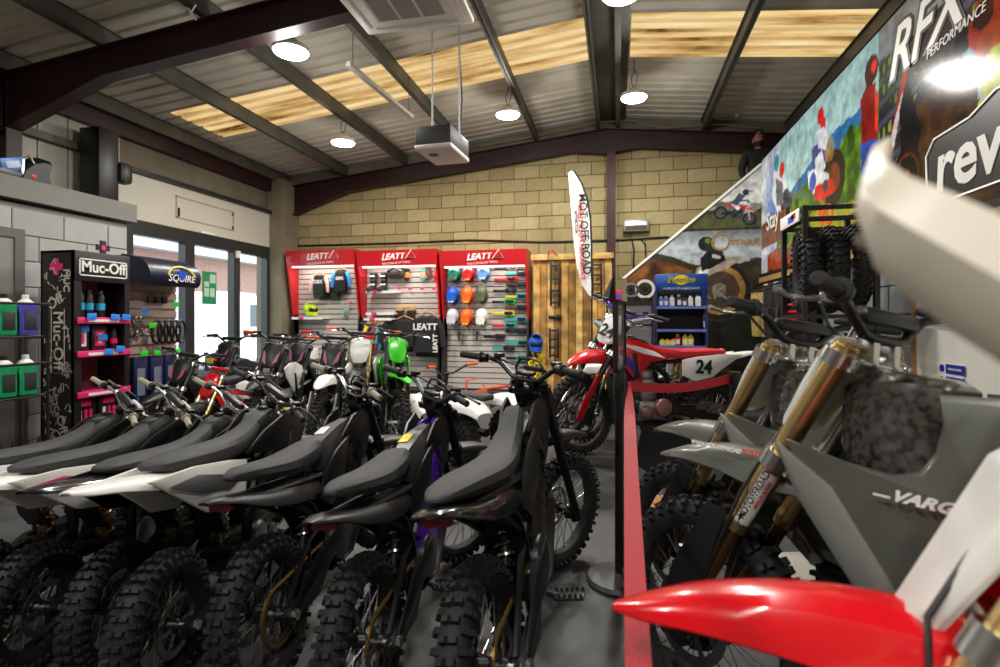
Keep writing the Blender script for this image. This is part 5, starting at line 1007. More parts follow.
# helmets
def helmet_g():
    g = G(); S_ = []
    for k in range(11):
        u = k/10; x = -.135+.27*u; r = math.sin(math.pi*min(1, .06+u*.9))**.55; S_.append([(x, .115*r*math.cos(a), .02+.125*r*math.sin(a)) for a in [2*math.pi*j/16 for j in range(16)]])
    g.loft(S_); return g
def helmet(lab, p, m, m2, rz=0., out=False, s=1.):
    o = thing('helmet', lab, 'helmet', p, 0, 'motocross helmets'); o.matrix_world = Matrix.Translation(p) @ (Matrix(((0, 1, 0, 0), (0, 0, -1, 0), (-1, 0, 0, 0), (0, 0, 0, 1))) if out else Matrix.Rotation(rz, 4, 'Z')) @ Matrix.Scale(s, 4)
    part('shell', 'hel', helmet_g, m, o)
    part('chin_bar', 'helc', lambda: G().loft([[(x+dx, y, z+dz) for dx, dz in ((-.018, -.035), (.018, -.03), (.016, .03), (-.018, .035))] for x, y, z in ((.03, -.1, -.06), (.12, -.075, -.075), (.175, -.03, -.08), (.18, 0, -.08), (.175, .03, -.08), (.12, .075, -.075), (.03, .1, -.06))]), m, o)
    part('peak', 'help', lambda: G().loft([[(x, -w, z), (x, 0, z+.018), (x, w, z), (x, w, z-.006), (x, 0, z+.01), (x, -w, z-.006)] for x, z, w in ((.02, .135, .08), (.08, .132, .085), (.13, .136, .075), (.165, .142, .05))]), m if out else m2, o)
    part('eye_port', 'hele', lambda: G().rbox((.105, 0, -.0), (.06, .17, .08), .02), BLK, o); part('vent', 'helv', lambda: G().rbox((.15, 0, .148), (.03, .09, .012), .005), m2, o)
    return o
a = W_(310, 314, .16); helmet('fluorescent yellow helmet on the white shelf of the left display', Vector((a.x, a.y, W_(300, 317, .28).z+.135)), mat('fluo_yellow', (196, 224, 36), .35), WHT, rz=math.radians(-25))
HC = dict(g=mat('teal_camo', (40, 120, 96), .4, var=.4, scale=30), r=mat('helmet_red', (206, 30, 36), .35), b=mat('helmet_lightblue', (110, 160, 226), .35), bl=mat('helmet_blue', (28, 90, 196), .35), o=mat('helmet_orange', (242, 104, 20), .35), c=mat('helmet_olive', (84, 92, 66), .4, var=.4, scale=26), w=mat('helmet_white', (206, 206, 214), .35))
rows = [[(455, 272, HC['g'], BLK, 'green camouflage'), (469, 272, HC['r'], YEL, 'red and yellow'), (484, 271, HC['b'], WHT, 'light blue and white')], [(453, 294, HC['bl'], WHT, 'plain blue'), (468, 294, HC['o'], YEL, 'orange, middle row'), (482, 293, HC['c'], DGY, 'olive green')], [(453, 316, HC['w'], DGY, 'white'), (467, 316, HC['o'], YEL, 'orange, bottom row'), (482, 316, WHT, GRN, 'white and green with black vents')]]
for r in rows:
    for px, py, m, m2, nm in r: helmet(nm+' helmet hung crown-out on the right display', W_(px, py, .12), m, m2, out=True, s=.95)
# goggles
gm = lambda n, c: mat('goggle_'+n, c, .3)
def goggle(lab, pa, pb, py, mf, ms, side=1):
    a, b = W_(pa, py, .07), W_(pb, py, .07); w = b.x-a.x; o = thing('goggles', lab, 'goggles', (a.x+w/2, a.y, a.z), 0, 'goggles on the right display')
    ob('strap', G().rbox((-side*w*.08, .02, 0), (w*.84, .02, .05), .006), ms, o)
    c = side*w*.28; f = ob('frame', G().loft([[(c+x*k, y, z*k) for x, z in ((-.1, .03), (-.07, .05), (.07, .05), (.1, .03), (.095, -.03), (.05, -.045), (.015, -.03), (-.015, -.03), (-.05, -.045), (-.095, -.03))] for y, k in ((.02, 1), (-.02, 1.02), (-.03, .95))]), mf, o)
    ob('lens', G().rbox((c, -.03, .004), (.15, .012, .06), .02), mat('goggle_lens', (34, 36, 48), .12), f)
Bk = gm('black', (34, 32, 34)); Tl = gm('teal', (40, 170, 160)); Rd = gm('red', (210, 44, 44)); Gn = gm('green', (50, 190, 60)); Yl = gm('yellow', (214, 200, 40)); Mr = gm('maroon', (90, 34, 50)); Gr = gm('grey', (130, 126, 122))
GG = [('white and black goggles at the top', 494, 518, 268, Gr, Bk), ('teal-strapped goggles, first of the right column', 506, 527, 273.5, Mr, Tl), ('red goggles in the first row', 494, 517, 279.5, Rd, Rd), ('dark maroon goggles in the right column', 506, 527, 285, Mr, Bk), ('plain black goggles, second row', 493, 516, 291, Bk, Bk), ('teal goggles with yellow strap', 505, 527, 296.5, Tl, Yl), ('green framed goggles on the right display', 492, 515, 302, Gn, Bk), ('dark goggles below the yellow strap', 505, 527, 308, Bk, Mr), ('bright yellow goggles on the right display', 491, 514, 313.5, Yl, Yl), ('teal framed goggles in the middle', 504, 527, 319.5, Tl, Tl), ('red and teal goggles', 492, 516, 325.5, Tl, Rd), ('black goggles under the teal pair', 505, 527, 331, Bk, Bk), ('black and maroon goggles near the hooks', 483, 505, 336.5, Mr, Bk), ('teal goggles, low right column', 505, 528, 342.5, Tl, Tl), ('teal goggles, low left column', 492, 514, 348, Bk, Tl), ('lowest goggles of the display, dark teal', 506, 527, 358, Tl, Bk)]
for l_, a, b, y, mf, ms in GG: goggle(l_, a, b, y, mf, ms)
for px in (459, 477): tag(ob('display_hook', G().tube([W_(px, 332, .0), W_(px, 332, .16), W_(px, 340, .17)], .014, 6), BLK), ('left' if px < 465 else 'right')+' empty black hook under the helmets', 'hook', 'empty hooks')
# hanging clothes: front outline sewn into a puffed body
def puff(g, poly, y0, th):
    n = len(poly); cx = sum(p[0] for p in poly)/n; cz = sum(p[1] for p in poly)/n; V = []
    for k, y in ((1, 0), (.82, -th), ): V += [(cx+(x-cx)*k, y0+y, cz+(z-cz)*k) for x, z in poly]
    V += [(x, y0+.01, z) for x, z in poly]; V.append((cx, y0-th*1.2, cz)); f = []
    for i in range(n): j = (i+1) % n; f += [(2*n+i, 2*n+j, j, i), (i, j, n+j, n+i), (n+i, n+j, 3*n)]
    f.append(tuple(range(2*n, 3*n))); return g.add(V, f)
TOR = [(-.17, .62), (-.07, .66), (0, .64), (.07, .66), (.17, .62), (.2, .3), (.19, 0), (-.19, 0), (-.2, .3)]
def jersey(lab, p, mb, ms, s=1., text=None, hanger=True, sleeve=.42, cat='jersey', grp='jerseys on the displays', rz=0.):
    o = thing('jersey', lab, cat, p, rz, grp, s); b = ob('torso', puff(G(), TOR, 0, .07), mb, o)
    for k in (-1, 1): ob('sleeve', G().tube([(k*.15, 0, .58), (k*.24, -.01, .42), (k*.27, -.02, .58-sleeve)], [.07, .065, .045], 10, flat=.6), ms, o)
    if text:
        for tx, x, z, sz, r in text: lettering('lettering', tx, sz, WP, b, (x, -.09, z), (1, 0, 0) if not r else (0, 0, 1), (0, 0, 1) if not r else (-1, 0, 0), bold=.004)
    if hanger: ob('hanger', G().tube([(-.2, .02, .64), (0, .02, .72), (.2, .02, .64)], .012, 6).tube([(0, .02, .72), (0, .02, .78), (.03, .02, .8)], .006, 5), mat('hanger_wood', (206, 150, 84), .5), o)
    return o
a = W_(319.5, 298, .14); jersey('black jersey with orange and white patterned sleeves', a, PB, mat('orange_pattern', (226, 120, 92), .6, var2=(236, 226, 216), scale=40, var=.1), .66, [('DBX', 0, .45, .14, 0)])
a = W_(341, 293, .14); jersey('black jersey with bright blue sleeves', a, PB, mat('sky_blue', (38, 130, 208), .6), .66, [('GPX', 0, .4, .12, 0)])
tag(ob('shorts', puff(G(), [(-.2, .35), (.2, .35), (.22, 0), (.03, 0), (0, .15), (-.03, 0), (-.22, 0)], 0, .04), DKP, None, Matrix.Translation(W_(330, 300, .05))), 'black shorts hung behind the two jerseys', 'shorts', 'trousers on the displays')
BT = mat('black_cloth', (26, 26, 28), .8)
a = W_(427, 357, .24); jersey('black long-sleeved LEATT shirt on a wooden hanger', a, BT, BT, 1.12, [('LEATT', 0, .47, .14, 0), ('LEATT', .17, .22, .1, 1)], cat='shirt')
a = W_(404, 352, .2); jersey('black sleeveless top on a wooden hanger left of the LEATT shirt', a, BT, BT, .9, None, sleeve=.3, cat='shirt')
for k, (px, m, nm) in enumerate(((372, YEL, 'yellow'), (376, BT, 'black'), (380, RSAT, 'red'), (384, mat('cloth_teal', (44, 160, 170), .7), 'teal'), (388, BT, 'dark'))):
    a = W_(px, 350, .22); jersey(('rear-most' if nm == 'dark' else 'edge-on')+' '+nm+' jersey on the rail under the boots', a, m, m, .75, None, cat='jersey', grp='jerseys on the rail', rz=math.radians(70))
tag(ob('clothes_rail', G().tube([W_(366, 329, .22), W_(392, 329, .22)], .012, 6), CHR), 'chrome rail with jerseys under the white shelves', 'rail')
# boots, bag, gloves, guards
def boot(lab, px):
    a = W_(px, 291, .14); z = W_(366, 291, .28).z; o = thing('riding_boot', lab, 'boot', (a.x, a.y, z), 0, 'pair of riding boots')
    ob('shaft', G().tube([(0, .02, .05), (0, .02, .16), (0, .03, .32), (0, .03, .34)], [.05, .055, .068, .06], 10), BT, o); ob('foot', G().loft([[(x*w, y, h*b) for x, b in ((-1, 0), (1, 0), (.9, .7), (.4, 1), (-.4, 1), (-.9, .7))] for y, w, h in ((.08, .04, .1), (0, .048, .12), (-.1, .05, .085), (-.19, .042, .06), (-.22, .02, .04))]), BT, o)
    for z_ in (.12, .2, .27): ob('buckle', G().rbox((.0, -.035, z_), (.1, .03, .025), .006), WHT if z_ != .2 else STL, o)
boot('left black riding boot with pale buckles', 373); boot('right black riding boot with pale buckles', 383.5)
a = W_(396, 273, .12); o = thing('gear_bag', 'dark round gear bag under the middle red header', 'bag', a); ob('bag', G().rbox((0, 0, 0), (.33, .18, .22), .09, seg=3), mat('olive_bag', (52, 46, 40), .6), o); ob('strap', G().tube([(-.14, -.09, .02), (0, -.11, .1), (.14, -.09, .02)], .014, 6), BLK, o)
def glove(lab, px, py, m, m2):
    a = W_(px, py, .05); o = thing('glove', lab, 'glove', a, 0, 'gloves on the displays')
    ob('palm', G().rbox((0, 0, 0), (.1, .03, .11), .012), m, o); ob('cuff', G().rbox((0, 0, .08), (.09, .035, .06), .012), m2, o)
    for k in range(4): ob('finger', G().tube([(-.037+k*.025, 0, -.05), (-.04+k*.027, -.005, -.12+.015*abs(k-1.5))], [.012, .01], 7), m2, o)
    ob('thumb', G().tube([(.045, 0, .0), (.075, -.005, -.05)], [.013, .011], 7), m, o)
glove('orange and black glove beside the gear bag', 407, 275, mat('tan_cloth', (200, 130, 70), .7), BT); glove('teal and tan glove in the middle display', 423, 275, mat('tan_teal', (190, 150, 120), .7), MATS['goggle_teal']); glove('brown glove beside the teal one', 428, 273, mat('brown_cloth', (96, 60, 44), .7), MATS['brown_cloth']); glove('red glove at the right edge of the middle display', 436, 276, RSAT, RSAT)
for k, px in enumerate((400, 411)):
    a = W_(px, 316, .1); o = thing('knee_guard', ('left' if k == 0 else 'right')+' black and tan knee guard under the gloves', 'knee guard', a, 0, 'knee guards')
    ob('cup', G().rbox((0, 0, .14), (.16, .08, .12), .04), mat('guard_tan', (196, 150, 92), .6, var=.2, scale=30), o); ob('shin', G().loft([[(x*w, -.03 if abs(x) < .6 else 0, z) for x in (-1, -.5, .5, 1)]+[(w, .03, z), (-w, .03, z)] for z, w in ((.1, .085), (-.05, .08), (-.18, .04), (-.22, .015))]), BT, o)
for k, (px, py) in enumerate(((351, 303), (399, 288), (410, 288.5), (422, 288.5), (434, 288.5), (377, 317))): tag(ob('price_tag', G().rbox(W_(px, py, .1), (.07, .004, .05), .002), PNK), ('pink tag beside the green pack', 'first pink tag of the row over the knee guards', 'second pink tag of the row over the knee guards', 'third pink tag of the row over the knee guards', 'fourth pink tag of the row over the knee guards', 'pink tag on the low shelf of the middle display')[k], 'price tag', 'pink price tags')
o = thing('accessory_pack', 'small pale green blister pack on the left display', 'pack', W_(346, 312, .05)); ob('card', G().rbox((0, 0, 0), (.1, .02, .2), .004), mat('pale_green', (150, 180, 150), .5), o); ob('blister', G().rbox((0, -.02, -.03), (.07, .03, .08), .012), mat('pack_green2', (96, 140, 90), .3), o)
# helmet on a yellow chain bundle by the planks
a = P(536, 344, Y=8.45); o = thing('helmet_stand', 'bundle of yellow chain on a post by the timber screen', 'chain', (a.x, 8.45, 0)); ob('post', G().tube([(0, 0, 0), (0, 0, a.z-.12)], .03, 8), BLK, o); ob('foot', G().lathe([(.16, 0), (.16, .03), (.04, .05)], n=14), BLK, o)
for k in range(46):
    r = .07+.05*random.random(); th = random.uniform(0, 6.28); z = a.z-.55+.45*random.random()
    ob('link', cached('ylink', lambda: G().tube([(.028*math.cos(q), 0, .042*math.sin(q)) for q in [2*math.pi*i/8 for i in range(8)]], .011, 5, closed=True), 'link'), YEL, o, Matrix.Translation((r*math.cos(th), r*math.sin(th), z)) @ Matrix.Rotation(random.uniform(0, 3), 4, 'Z') @ Matrix.Rotation(random.uniform(-.8, .8), 4, 'X'))
helmet('blue helmet on the yellow chain bundle', Vector((a.x, 8.45, a.z)), HC['bl'], BLU, rz=math.radians(-80), s=1.05)
o = thing('paddock_stand', 'orange tubular paddock stand on the floor below the goggles', 'stand', (P(474, 387, Y=8.3).x, 8.3, 0))
ob('hoop', G().tube([(-.16, 0, .02), (-.12, 0, .35), (.0, .05, .36), (.0, .05, .36)], .016, 6).tube([(-.16, 0, .02), (.25, -.02, .02), (.3, .25, .02), (-.1, .25, .02)], .016, 6, closed=True), ORG, o); ob('arm', G().tube([(.25, 0, .02), (.12, .1, .3)], .016, 6), ORG, o)
# ------------------------------------------------------------------ right hand side
# belt barrier
bx_, by_ = CW((620-500)/F*2.68, 2.68); t = thing('belt_barrier_post', 'black belt barrier post with weighted base and sign frame', 'barrier', (bx_, by_, 0))
ob('base', G().lathe([(.165, 0), (.17, .012), (.16, .03), (.05, .045), (.03, .05)], n=28), mat('base_grey', (74, 74, 75), .45, .3), t); ob('tube', G().tube([(0, 0, .04), (0, 0, 1.0)], .026, 16), BLK, t)
hdp = ob('head', G().lathe([(.03, .93), (.033, .95), (.033, 1.05), (.026, 1.07)], n=16), BLK, t)
fr_ = ob('sign_frame', G().bb(-.012, .012, -.16, -.145, 1.07, 1.42).bb(-.012, .012, .145, .16, 1.07, 1.42).bb(-.012, .012, -.16, .16, 1.405, 1.42).bb(-.012, .012, -.16, .16, 1.07, 1.085), BLK, t, Matrix.Rotation(math.radians(-8), 4, 'Z')); ob('sign_sheet', G().bb(-.003, .003, -.145, .145, 1.085, 1.405), mat('grey_acrylic', (150, 156, 158), .1, alpha=.5), fr_)
def belt(lab, a, b, parent=None):
    a, b = Vector(a), Vector(b); g = G(); S_ = []
    for k in range(9):
        u = k/8; c = a.lerp(b, u)-Vector((0, 0, .03*math.sin(math.pi*u))); n_ = (b-a).cross(Vector((0, 0, 1))).normalized()*.0012
        S_.append([c+n_+Vector((0, 0, .024)), c+n_-Vector((0, 0, .024)), c-n_-Vector((0, 0, .024)), c-n_+Vector((0, 0, .024))])
    return tag(ob('belt', g.loft(S_), mat('red_webbing', (168, 10, 28), .6, bump=.3, scale=220)), lab, 'belt', 'red barrier belts')
BZ = .99
def twist_belt():
    pts = [(2.64, .99, 628), (2.45, .955, 629), (2.1, .88, 630), (1.6, .79, 632), (1.1, .73, 636), (.7, .70, 643), (.4, .70, 652)]; S_ = []
    for k, (zc, z, px) in enumerate(smooth_secs(pts, 4)):
        c = CW((px-500)/F*zc, zc); u = min(1, k/8); sd = Vector((ca, sa, 0))*math.sin(u*math.pi/2)+Vector((0, 0, 1))*math.cos(u*math.pi/2); n_ = sd.cross(Vector((-sa, ca, 0)))*.0012; c = Vector((c[0], c[1], z))
        S_.append([c+sd*.024+n_, c-sd*.024+n_, c-sd*.024-n_, c+sd*.024-n_])
    return tag(ob('belt', G().loft(S_), mat('red_webbing', (168, 10, 28), .6, bump=.3, scale=220)), 'red barrier belt running from the post towards the camera', 'belt', 'red barrier belts')
twist_belt(); e2 = CW(1.3, 3.0)
belt('red barrier belt running from the post to the right', (bx_+.04, by_, BZ), (e2[0], e2[1], BZ))
t = thing('belt_barrier_post', 'black belt barrier post hidden behind the grey bikes', 'barrier', (e2[0]+.03, e2[1], 0)); ob('base', G().lathe([(.165, 0), (.17, .012), (.16, .03), (.05, .045)], n=24), MATS['base_grey'], t); ob('tube', G().tube([(0, 0, .04), (0, 0, 1.03)], .031, 14), BLK, t)
# stand block under number 24, cardboard box
c = P(668, 400, d=4.75); t = thing('bike_stand', 'black box stand under the numbered red bike', 'stand', (c.x, c.y, 0), math.radians(20)); ob('body', G().loft([[(x*w, y*w*.8, z) for x, y in ((-1, -1), (1, -1), (1, 1), (-1, 1))] for z, w in ((0, .24), (.3, .19), (.33, .2), (.36, .2))]), BLK, t); ob('top_pad', G().rbox((0, 0, .37), (.36, .3, .02), .006), DGY, t)
c = P(651, 480, Z=0.0); t = thing('cardboard_box', 'open cardboard box with wrapped parts under the red bike', 'box', (*CW(.99, 3.45), 0), math.radians(-12)); CB = mat('cardboard', (176, 122, 70), .75, var=.06, scale=10)
ob('body', G().bb(-.16, .16, -.12, -.112, 0, .2).bb(-.16, .16, .112, .12, 0, .2).bb(-.16, -.152, -.12, .12, 0, .2).bb(.152, .16, -.12, .12, 0, .2).bb(-.16, .16, -.12, .12, 0, .01), CB, t, smooth=0)
for k, (y, a_) in enumerate(((-.12, -50), (.12, 50))): ob('flap', G().box((0, y*1.35, .2), (.32, .11, .006), rot('X', -a_*.5)), CB, t)
g = G()
for k in range(14): g.rbox((random.uniform(-.11, .11), random.uniform(-.08, .08), random.uniform(.12, .21)), (.09, .06, .05), .02, rot(random.choice('XYZ'), random.uniform(0, 90)))
ob('wrapped_parts', g, mat('crumpled_wrap', (120, 122, 124), .25, .4), t)
c = CW(1.42, 2.35); t = thing('cardboard_box', 'flat pale box on the floor behind the grey bikes', 'box', (c[0], c[1], 0), .3); ob('body', G().rbox((0, 0, .09), (.5, .4, .18), .006), mat('pale_box', (150, 146, 138), .6), t); ob('lid', G().rbox((0, 0, .19), (.52, .42, .03), .006), mat('pale_lid', (176, 172, 160), .6), t)
# navy oil stand
oy = 7.2; xa, xb = P(655, 320, Y=oy).x, P(708, 320, Y=oy).x; w = xb-xa; zt = P(680, 274, Y=oy).z
t = thing('oil_stand', 'navy oil display stand with yellow oval logo on its header', 'display stand', (xa, oy, 0)); NB = mat('stand_navy', (24, 44, 96), .45)
for x in (0, w-.03): ob('side_post', G().bb(x, x+.03, 0, .35, 0, zt), NB, t)
ob('back_panel', G().bb(0, w, .33, .35, 0, zt), mat('navy_back', (16, 18, 26), .6), t); z0 = P(680, 290.5, Y=oy).z
hd = ob('header', G().rbox((w/2, .02, (zt+z0)/2), (w, .06, zt-z0), .01), mat('header_blue', (24, 84, 168), .35, var2=(20, 58, 140), scale=2, var=.05), t)
k = (w/2, -.012, (zt+z0)/2+.03); ob('logo_oval', G().lathe([(.085, 0), (.085, .006)], (0, 0, 0), 'y', 20), mat('logo_yellow', (226, 206, 40), .4), hd, Matrix.Translation((k[0], -.016, k[2])) @ Matrix.Diagonal((1.1, 1, .75, 1))); lettering('lettering', 'Putoline', .1, mat('logo_olive', (226, 210, 50), .4), hd, (k[0], -.02, k[2]), (1, 0, 0), shear=.2, bold=.006); lettering('lettering', 'Putoline', .1, BP, hd, (k[0], -.022, k[2]), (1, 0, 0), shear=.2); lettering('lettering', 'WORLD OF LUBRICANTS', .04, WP, hd, (k[0], -.014, z0+.025), (1, 0, 0))
def oz(py): return P(680, py, Y=oy).z
sz = [oz(306.5), oz(329.5), oz(346)]
for z in sz: s = ob('shelf', G().bb(.02, w-.02, .0, .33, z-.015, z), NB, t); ob('ticket_rail', G().bb(.02, w-.02, -.01, .0, z-.03, z+.005), mat('rail_lilac', (96, 110, 180), .4), s)
ob('base', G().bb(0, w, 0, .35, 0, .12), NB, t)
def oil(lab, px, z, m, mc, h=.16, ww=.06, grp='oil bottles on the navy stand'):
    o = thing('oil_bottle', lab, 'bottle', (P(px, 300, Y=oy+.1).x, oy+.1, z), 0, grp); ob('body', G().loft([[(a*ww/2, b*ww*.4, zz) for a, b in ((-1, -1), (1, -1), (1, 1), (-1, 1))] for zz, ww in ((0, ww), (h*.7, ww), (h*.85, ww*.6))]), m, o); ob('cap', G().lathe([(.018, h*.84), (.018, h)], n=10), mc, o); ob('label_panel', G().bb(-ww*.35, ww*.35, -ww*.41, -ww*.4, h*.15, h*.55), WHT, o)
BB = mat('bottle_blue', (30, 96, 190), .35); WB = mat('bottle_silver', (196, 196, 190), .4)
for k, (px, m, mc, h) in enumerate(((661, BB, YEL, .14), (666, BB, YEL, .14), (672, WB, WB, .15), (679, NAV, YEL, .16), (684.5, NAV, BLK, .13), (690.5, WB, WHT, .14), (698, WHT, BLU, .16))): oil(('first', 'second', 'third', 'fourth', 'fifth', 'sixth', 'seventh')[k]+' bottle from the left on the top shelf of the navy oil stand', px, sz[0], m, mc, h)
for k, px in enumerate((662, 667.5, 673, 677.5, 685, 690.5)): oil(('first', 'second', 'third', 'fourth', 'fifth', 'sixth')[k]+' yellow tub from the left on the bottom shelf of the navy oil stand', px, sz[2], YEL if k != 3 else RSAT, YEL, .09 if k < 3 else .15, .07)
oil('single dark bottle on the middle shelf of the navy oil stand', 705, sz[1], NAV, YEL, .2)
# glass counter cabinet with parts left of it
c0 = P(606, 330, Y=6.9); c1 = P(653, 330, Y=6.9); z1 = P(630, 302, Y=6.9).z; t = thing('parts_counter', 'dark glass-sided parts counter left of the oil stand', 'cabinet', (c0.x, 6.9, 0)); w = c1.x-c0.x
ob('plinth', G().bb(0, w, 0, .4, 0, .9), DKP, t); ob('counter_top', G().bb(0, w, -.02, .42, z1-.03, z1), DKP, t)
for x in (0, w-.02): ob('corner_post', G().bb(x, x+.02, -.0, .02, .9, z1), BLK, t); ob('corner_post', G().bb(x, x+.02, .38, .4, .9, z1), BLK, t)
ob('front_glass', G().bb(.02, w-.02, .0, .006, .9, z1-.03), mat('smoked_glass', (150, 154, 156), .05, alpha=.35), t); ob('inner_shelf', G().bb(.02, w-.02, .03, .38, 1.2, 1.215), DGY, t)
for k, px in enumerate((631, 645)):
    a = P(px, 290 if k == 0 else 289, Y=7.1); o = thing('sprocket_set', ('left dark' if k == 0 else 'right white-ringed')+' sprocket displayed on the parts counter', 'sprocket', a, 0, 'sprockets on the parts counter')
    r = .1 if k == 0 else .125; ob('ring', ring_g(G(), [(r*.7, -.006), (r, -.006), (r, .006), (r*.7, .006)], 28), STL if k == 0 else WHT, o); ob('hub_plate', ring_g(G(), [(r*.3, -.008), (r*.5, -.008), (r*.5, .008), (r*.3, .008)], 20), DGY, o)
    for j in range(6): ob('arm', G().box((.58*r*math.cos(j*1.047), 0, .58*r*math.sin(j*1.047)), (r*.5, .008, .02), rot('Y', -60*j)), DGY, o)
    ob('stand', G().bb(-.04, .04, -.01, .02, z1-a.z, -r*.9), BLK, o)
for k, (px, m) in enumerate(((612, PB), (619, PNK))): o = thing('boxed_part', ('black' if k == 0 else 'pink')+' boxed part on the parts counter by the flag', 'box', (P(px, 295, Y=7.05).x, 7.05, z1), 0, 'boxes on the parts counter'); ob('box', G().rbox((0, 0, .08), (.09, .08, .16), .006), m, o); ob('label_panel', G().bb(-.03, .03, -.043, -.04, .05, .1), RSAT if k == 0 else BLUT, o)
tag(ob('tail_cowl', G().loft([[(x-w_, 6.95, z), (x, 6.9, z+.01), (x+w_, 6.95, z), (x, 7.0, z)] for x, z, w_ in ((P(609, 300, Y=6.95).x, z1, .09), (P(610, 290, Y=6.95).x, z1+.14, .06), (P(613.5, 275, Y=6.95).x, z1+.34, .01))]), BLK), 'black pointed cowl standing on the parts counter', 'cowl')
# tyre rack below the long board
ry0, ry1, rx0, rx1, rz1 = 4.32, 4.82, 1.35, 1.82, 2.17
t = thing('tyre_rack', 'black steel frame rack holding knobbly tyres on the right', 'rack', ((rx0+rx1)/2, (ry0+ry1)/2, 0)); hx, hy = (rx1-rx0)/2, (ry1-ry0)/2
for sx in (-1, 1):
    for sy in (-1, 1): ob('post', G().box((sx*hx, sy*hy, rz1/2), (.035, .035, rz1)), BLK, t)
for z in (rz1-.018, rz1-.1, 1.35, .3):
    for sx in (-1, 1): ob('side_rail', G().box((sx*hx, 0, z), (.03, 2*hy, .03)), BLK, t)
    for sy in (-1, 1): ob('cross_rail', G().box((0, sy*hy, z), (2*hx, .03, .03)), BLK, t)
sg = ob('sign', G().rbox((-hx-.03, 0, rz1-.06), (.012, .46, .1), .003), WHT, t); ob('sign_mark', G().bb(-hx-.038, -hx-.036, -.12, .02, rz1-.09, rz1-.04), BLU, sg); ob('sign_mark', G().bb(-hx-.038, -hx-.036, -.16, -.06, rz1-.07, rz1-.03), RSAT, sg)
TY = cached(('rack_tyre',), lambda: tyre_g(.34, .12, 34), 'tyre'); TY.materials.append(RUB) if not TY.materials else None
for k, x in enumerate((-.16, 0., .15)):
    o = thing('knobbly_tyre', ('left', 'middle', 'right')[k]+' knobbly tyre standing in the black rack', 'tyre', ((rx0+rx1)/2+x, (ry0+ry1)/2-.02, 1.37+.34), 0, 'tyres in the black rack'); M_ = Matrix.Rotation(math.radians(80+k*4), 4, 'Z'); ob('tread', TY, RUB, o, M_)
    ob('rim_band', ring_g(G(), [(.225, -.02), (.238, -.02), (.238, .02), (.225, .02)], 28), BLU if k == 0 else STL, o, M_)
# clothes and gear hanging under the far end of the board
t = thing('gear_rail', 'black rail of riding gear under the far end of the board', 'rail', (XM-.1, 7.2, 0)); ob('bar', G().tube([(0, -.9, 1.78), (0, .9, 1.78)], .014, 8), BLK, t); ob('panel', G().bb(.1, .13, -1., 1., .2, 1.86), DKP, t)
for k, (y, m, nm) in enumerate(((.75, mat('gold_camo', (156, 132, 70), .7, var=.35, scale=25), 'gold camouflage'), (.58, MATS['gold_camo'], 'second gold camouflage'), (.1, BT, 'black'), (-.1, BT, 'second black'))):
    o = thing('riding_trousers', nm+' trousers hanging on the gear rail', 'trousers', (XM-.12, 7.2+y, 1.1), math.radians(-60), 'trousers on the gear rail'); ob('leg', G().tube([(-.06, 0, .0), (-.07, 0, .35), (-.04, 0, .6)], [.05, .07, .08], 8, flat=.6), m, o); ob('leg', G().tube([(.06, 0, .0), (.07, 0, .35), (.04, 0, .6)], [.05, .07, .08], 8, flat=.6), m, o); ob('waistband', G().rbox((0, 0, .62), (.22, .06, .06), .015), BLK, o)
for k, z in enumerate((1.5, 1.42, 1.34, 1.26)): tag(ob('red_strap', G().rbox((XM-.115, 6.5, z), (.03, .3, .025), .004), RSAT), ('top', 'second', 'third', 'bottom')[k]+' red strap of the set hanging on the gear rail', 'strap', 'red straps')
o = thing('phone_pouch', 'small framed black pouch hanging between trousers and red straps', 'pouch', (XM-.2, 6.95, 1.36), math.radians(-70)); ob('pouch', G().rbox((0, 0, 0), (.2, .03, .24), .02), BLK, o); ob('rim', G().tube([(-.08, -.018, -.1), (.08, -.018, -.1), (.08, -.018, .1), (-.08, -.018, .1)], .006, 5, closed=True), STL, o)
for k, y in enumerate((7.9, 7.7, 7.45)):
    o = thing('boxed_goods', ('first white', 'second dark', 'third grey')[k]+' small pack on the ledge under the board', 'pack', (XM-.02, y, 1.72), 0, 'packs under the board'); ob('box', G().rbox((0, 0, 0), (.08, .14, .2), .01), (WHT, DKP, mat('pack_mid', (140, 142, 146), .5))[k], o); ob('label_panel', G().bb(-.043, -.04, -.04, .04, -.05, .05), (BLK, WHT, BLK)[k], o)
# posters on the white wall board
def sheet_(name, lab, px0, py0, px1, py1, m, cat='poster'):
    a, b = P(px0, py0, X=XM+.066), P(px1, py1, X=XM+.066); return tag(ob(name, G().bb(XM+.062, XM+.068, b.y, a.y, min(a.z, b.z), max(a.z, b.z)), m), lab, cat)
o = sheet_('poster', 'yellow poster with black sunburst on the white board', 933, 232, 978, 276, mat('poster_yellow', (228, 214, 30), .5))
q = P(952, 236, X=XM+.06); ob('sunburst', ring_g(G(), [(.03, -.002), (.05, -.002), (.05, .002), (.03, .002)], 16), BP, o, Matrix.Translation((XM+.058, q.y, q.z)) @ Matrix.Rotation(math.pi/2, 4, 'Z')); lettering('lettering', 'SERVICE', .06, BP, o, (XM+.059, q.y-.2, q.z), (0, -1, 0))
o = sheet_('notice', 'small notice with coloured bars at the right edge', 990, 248, 1006, 276, WHT, 'notice')
for k, m in enumerate((YEL, PNK, CY, CY)): q = P(992, 250+k*6, X=XM+.06); ob('bar_print', G().bb(XM+.058, XM+.0615, q.y-.16, q.y, q.z-.035, q.z), m, o)
o = sheet_('safety_sign', 'white safety sign with blue symbols on the white board', 938, 362, 964, 402, WHT, 'sign'); SB = mat('sign_blue', (24, 40, 150), .5)
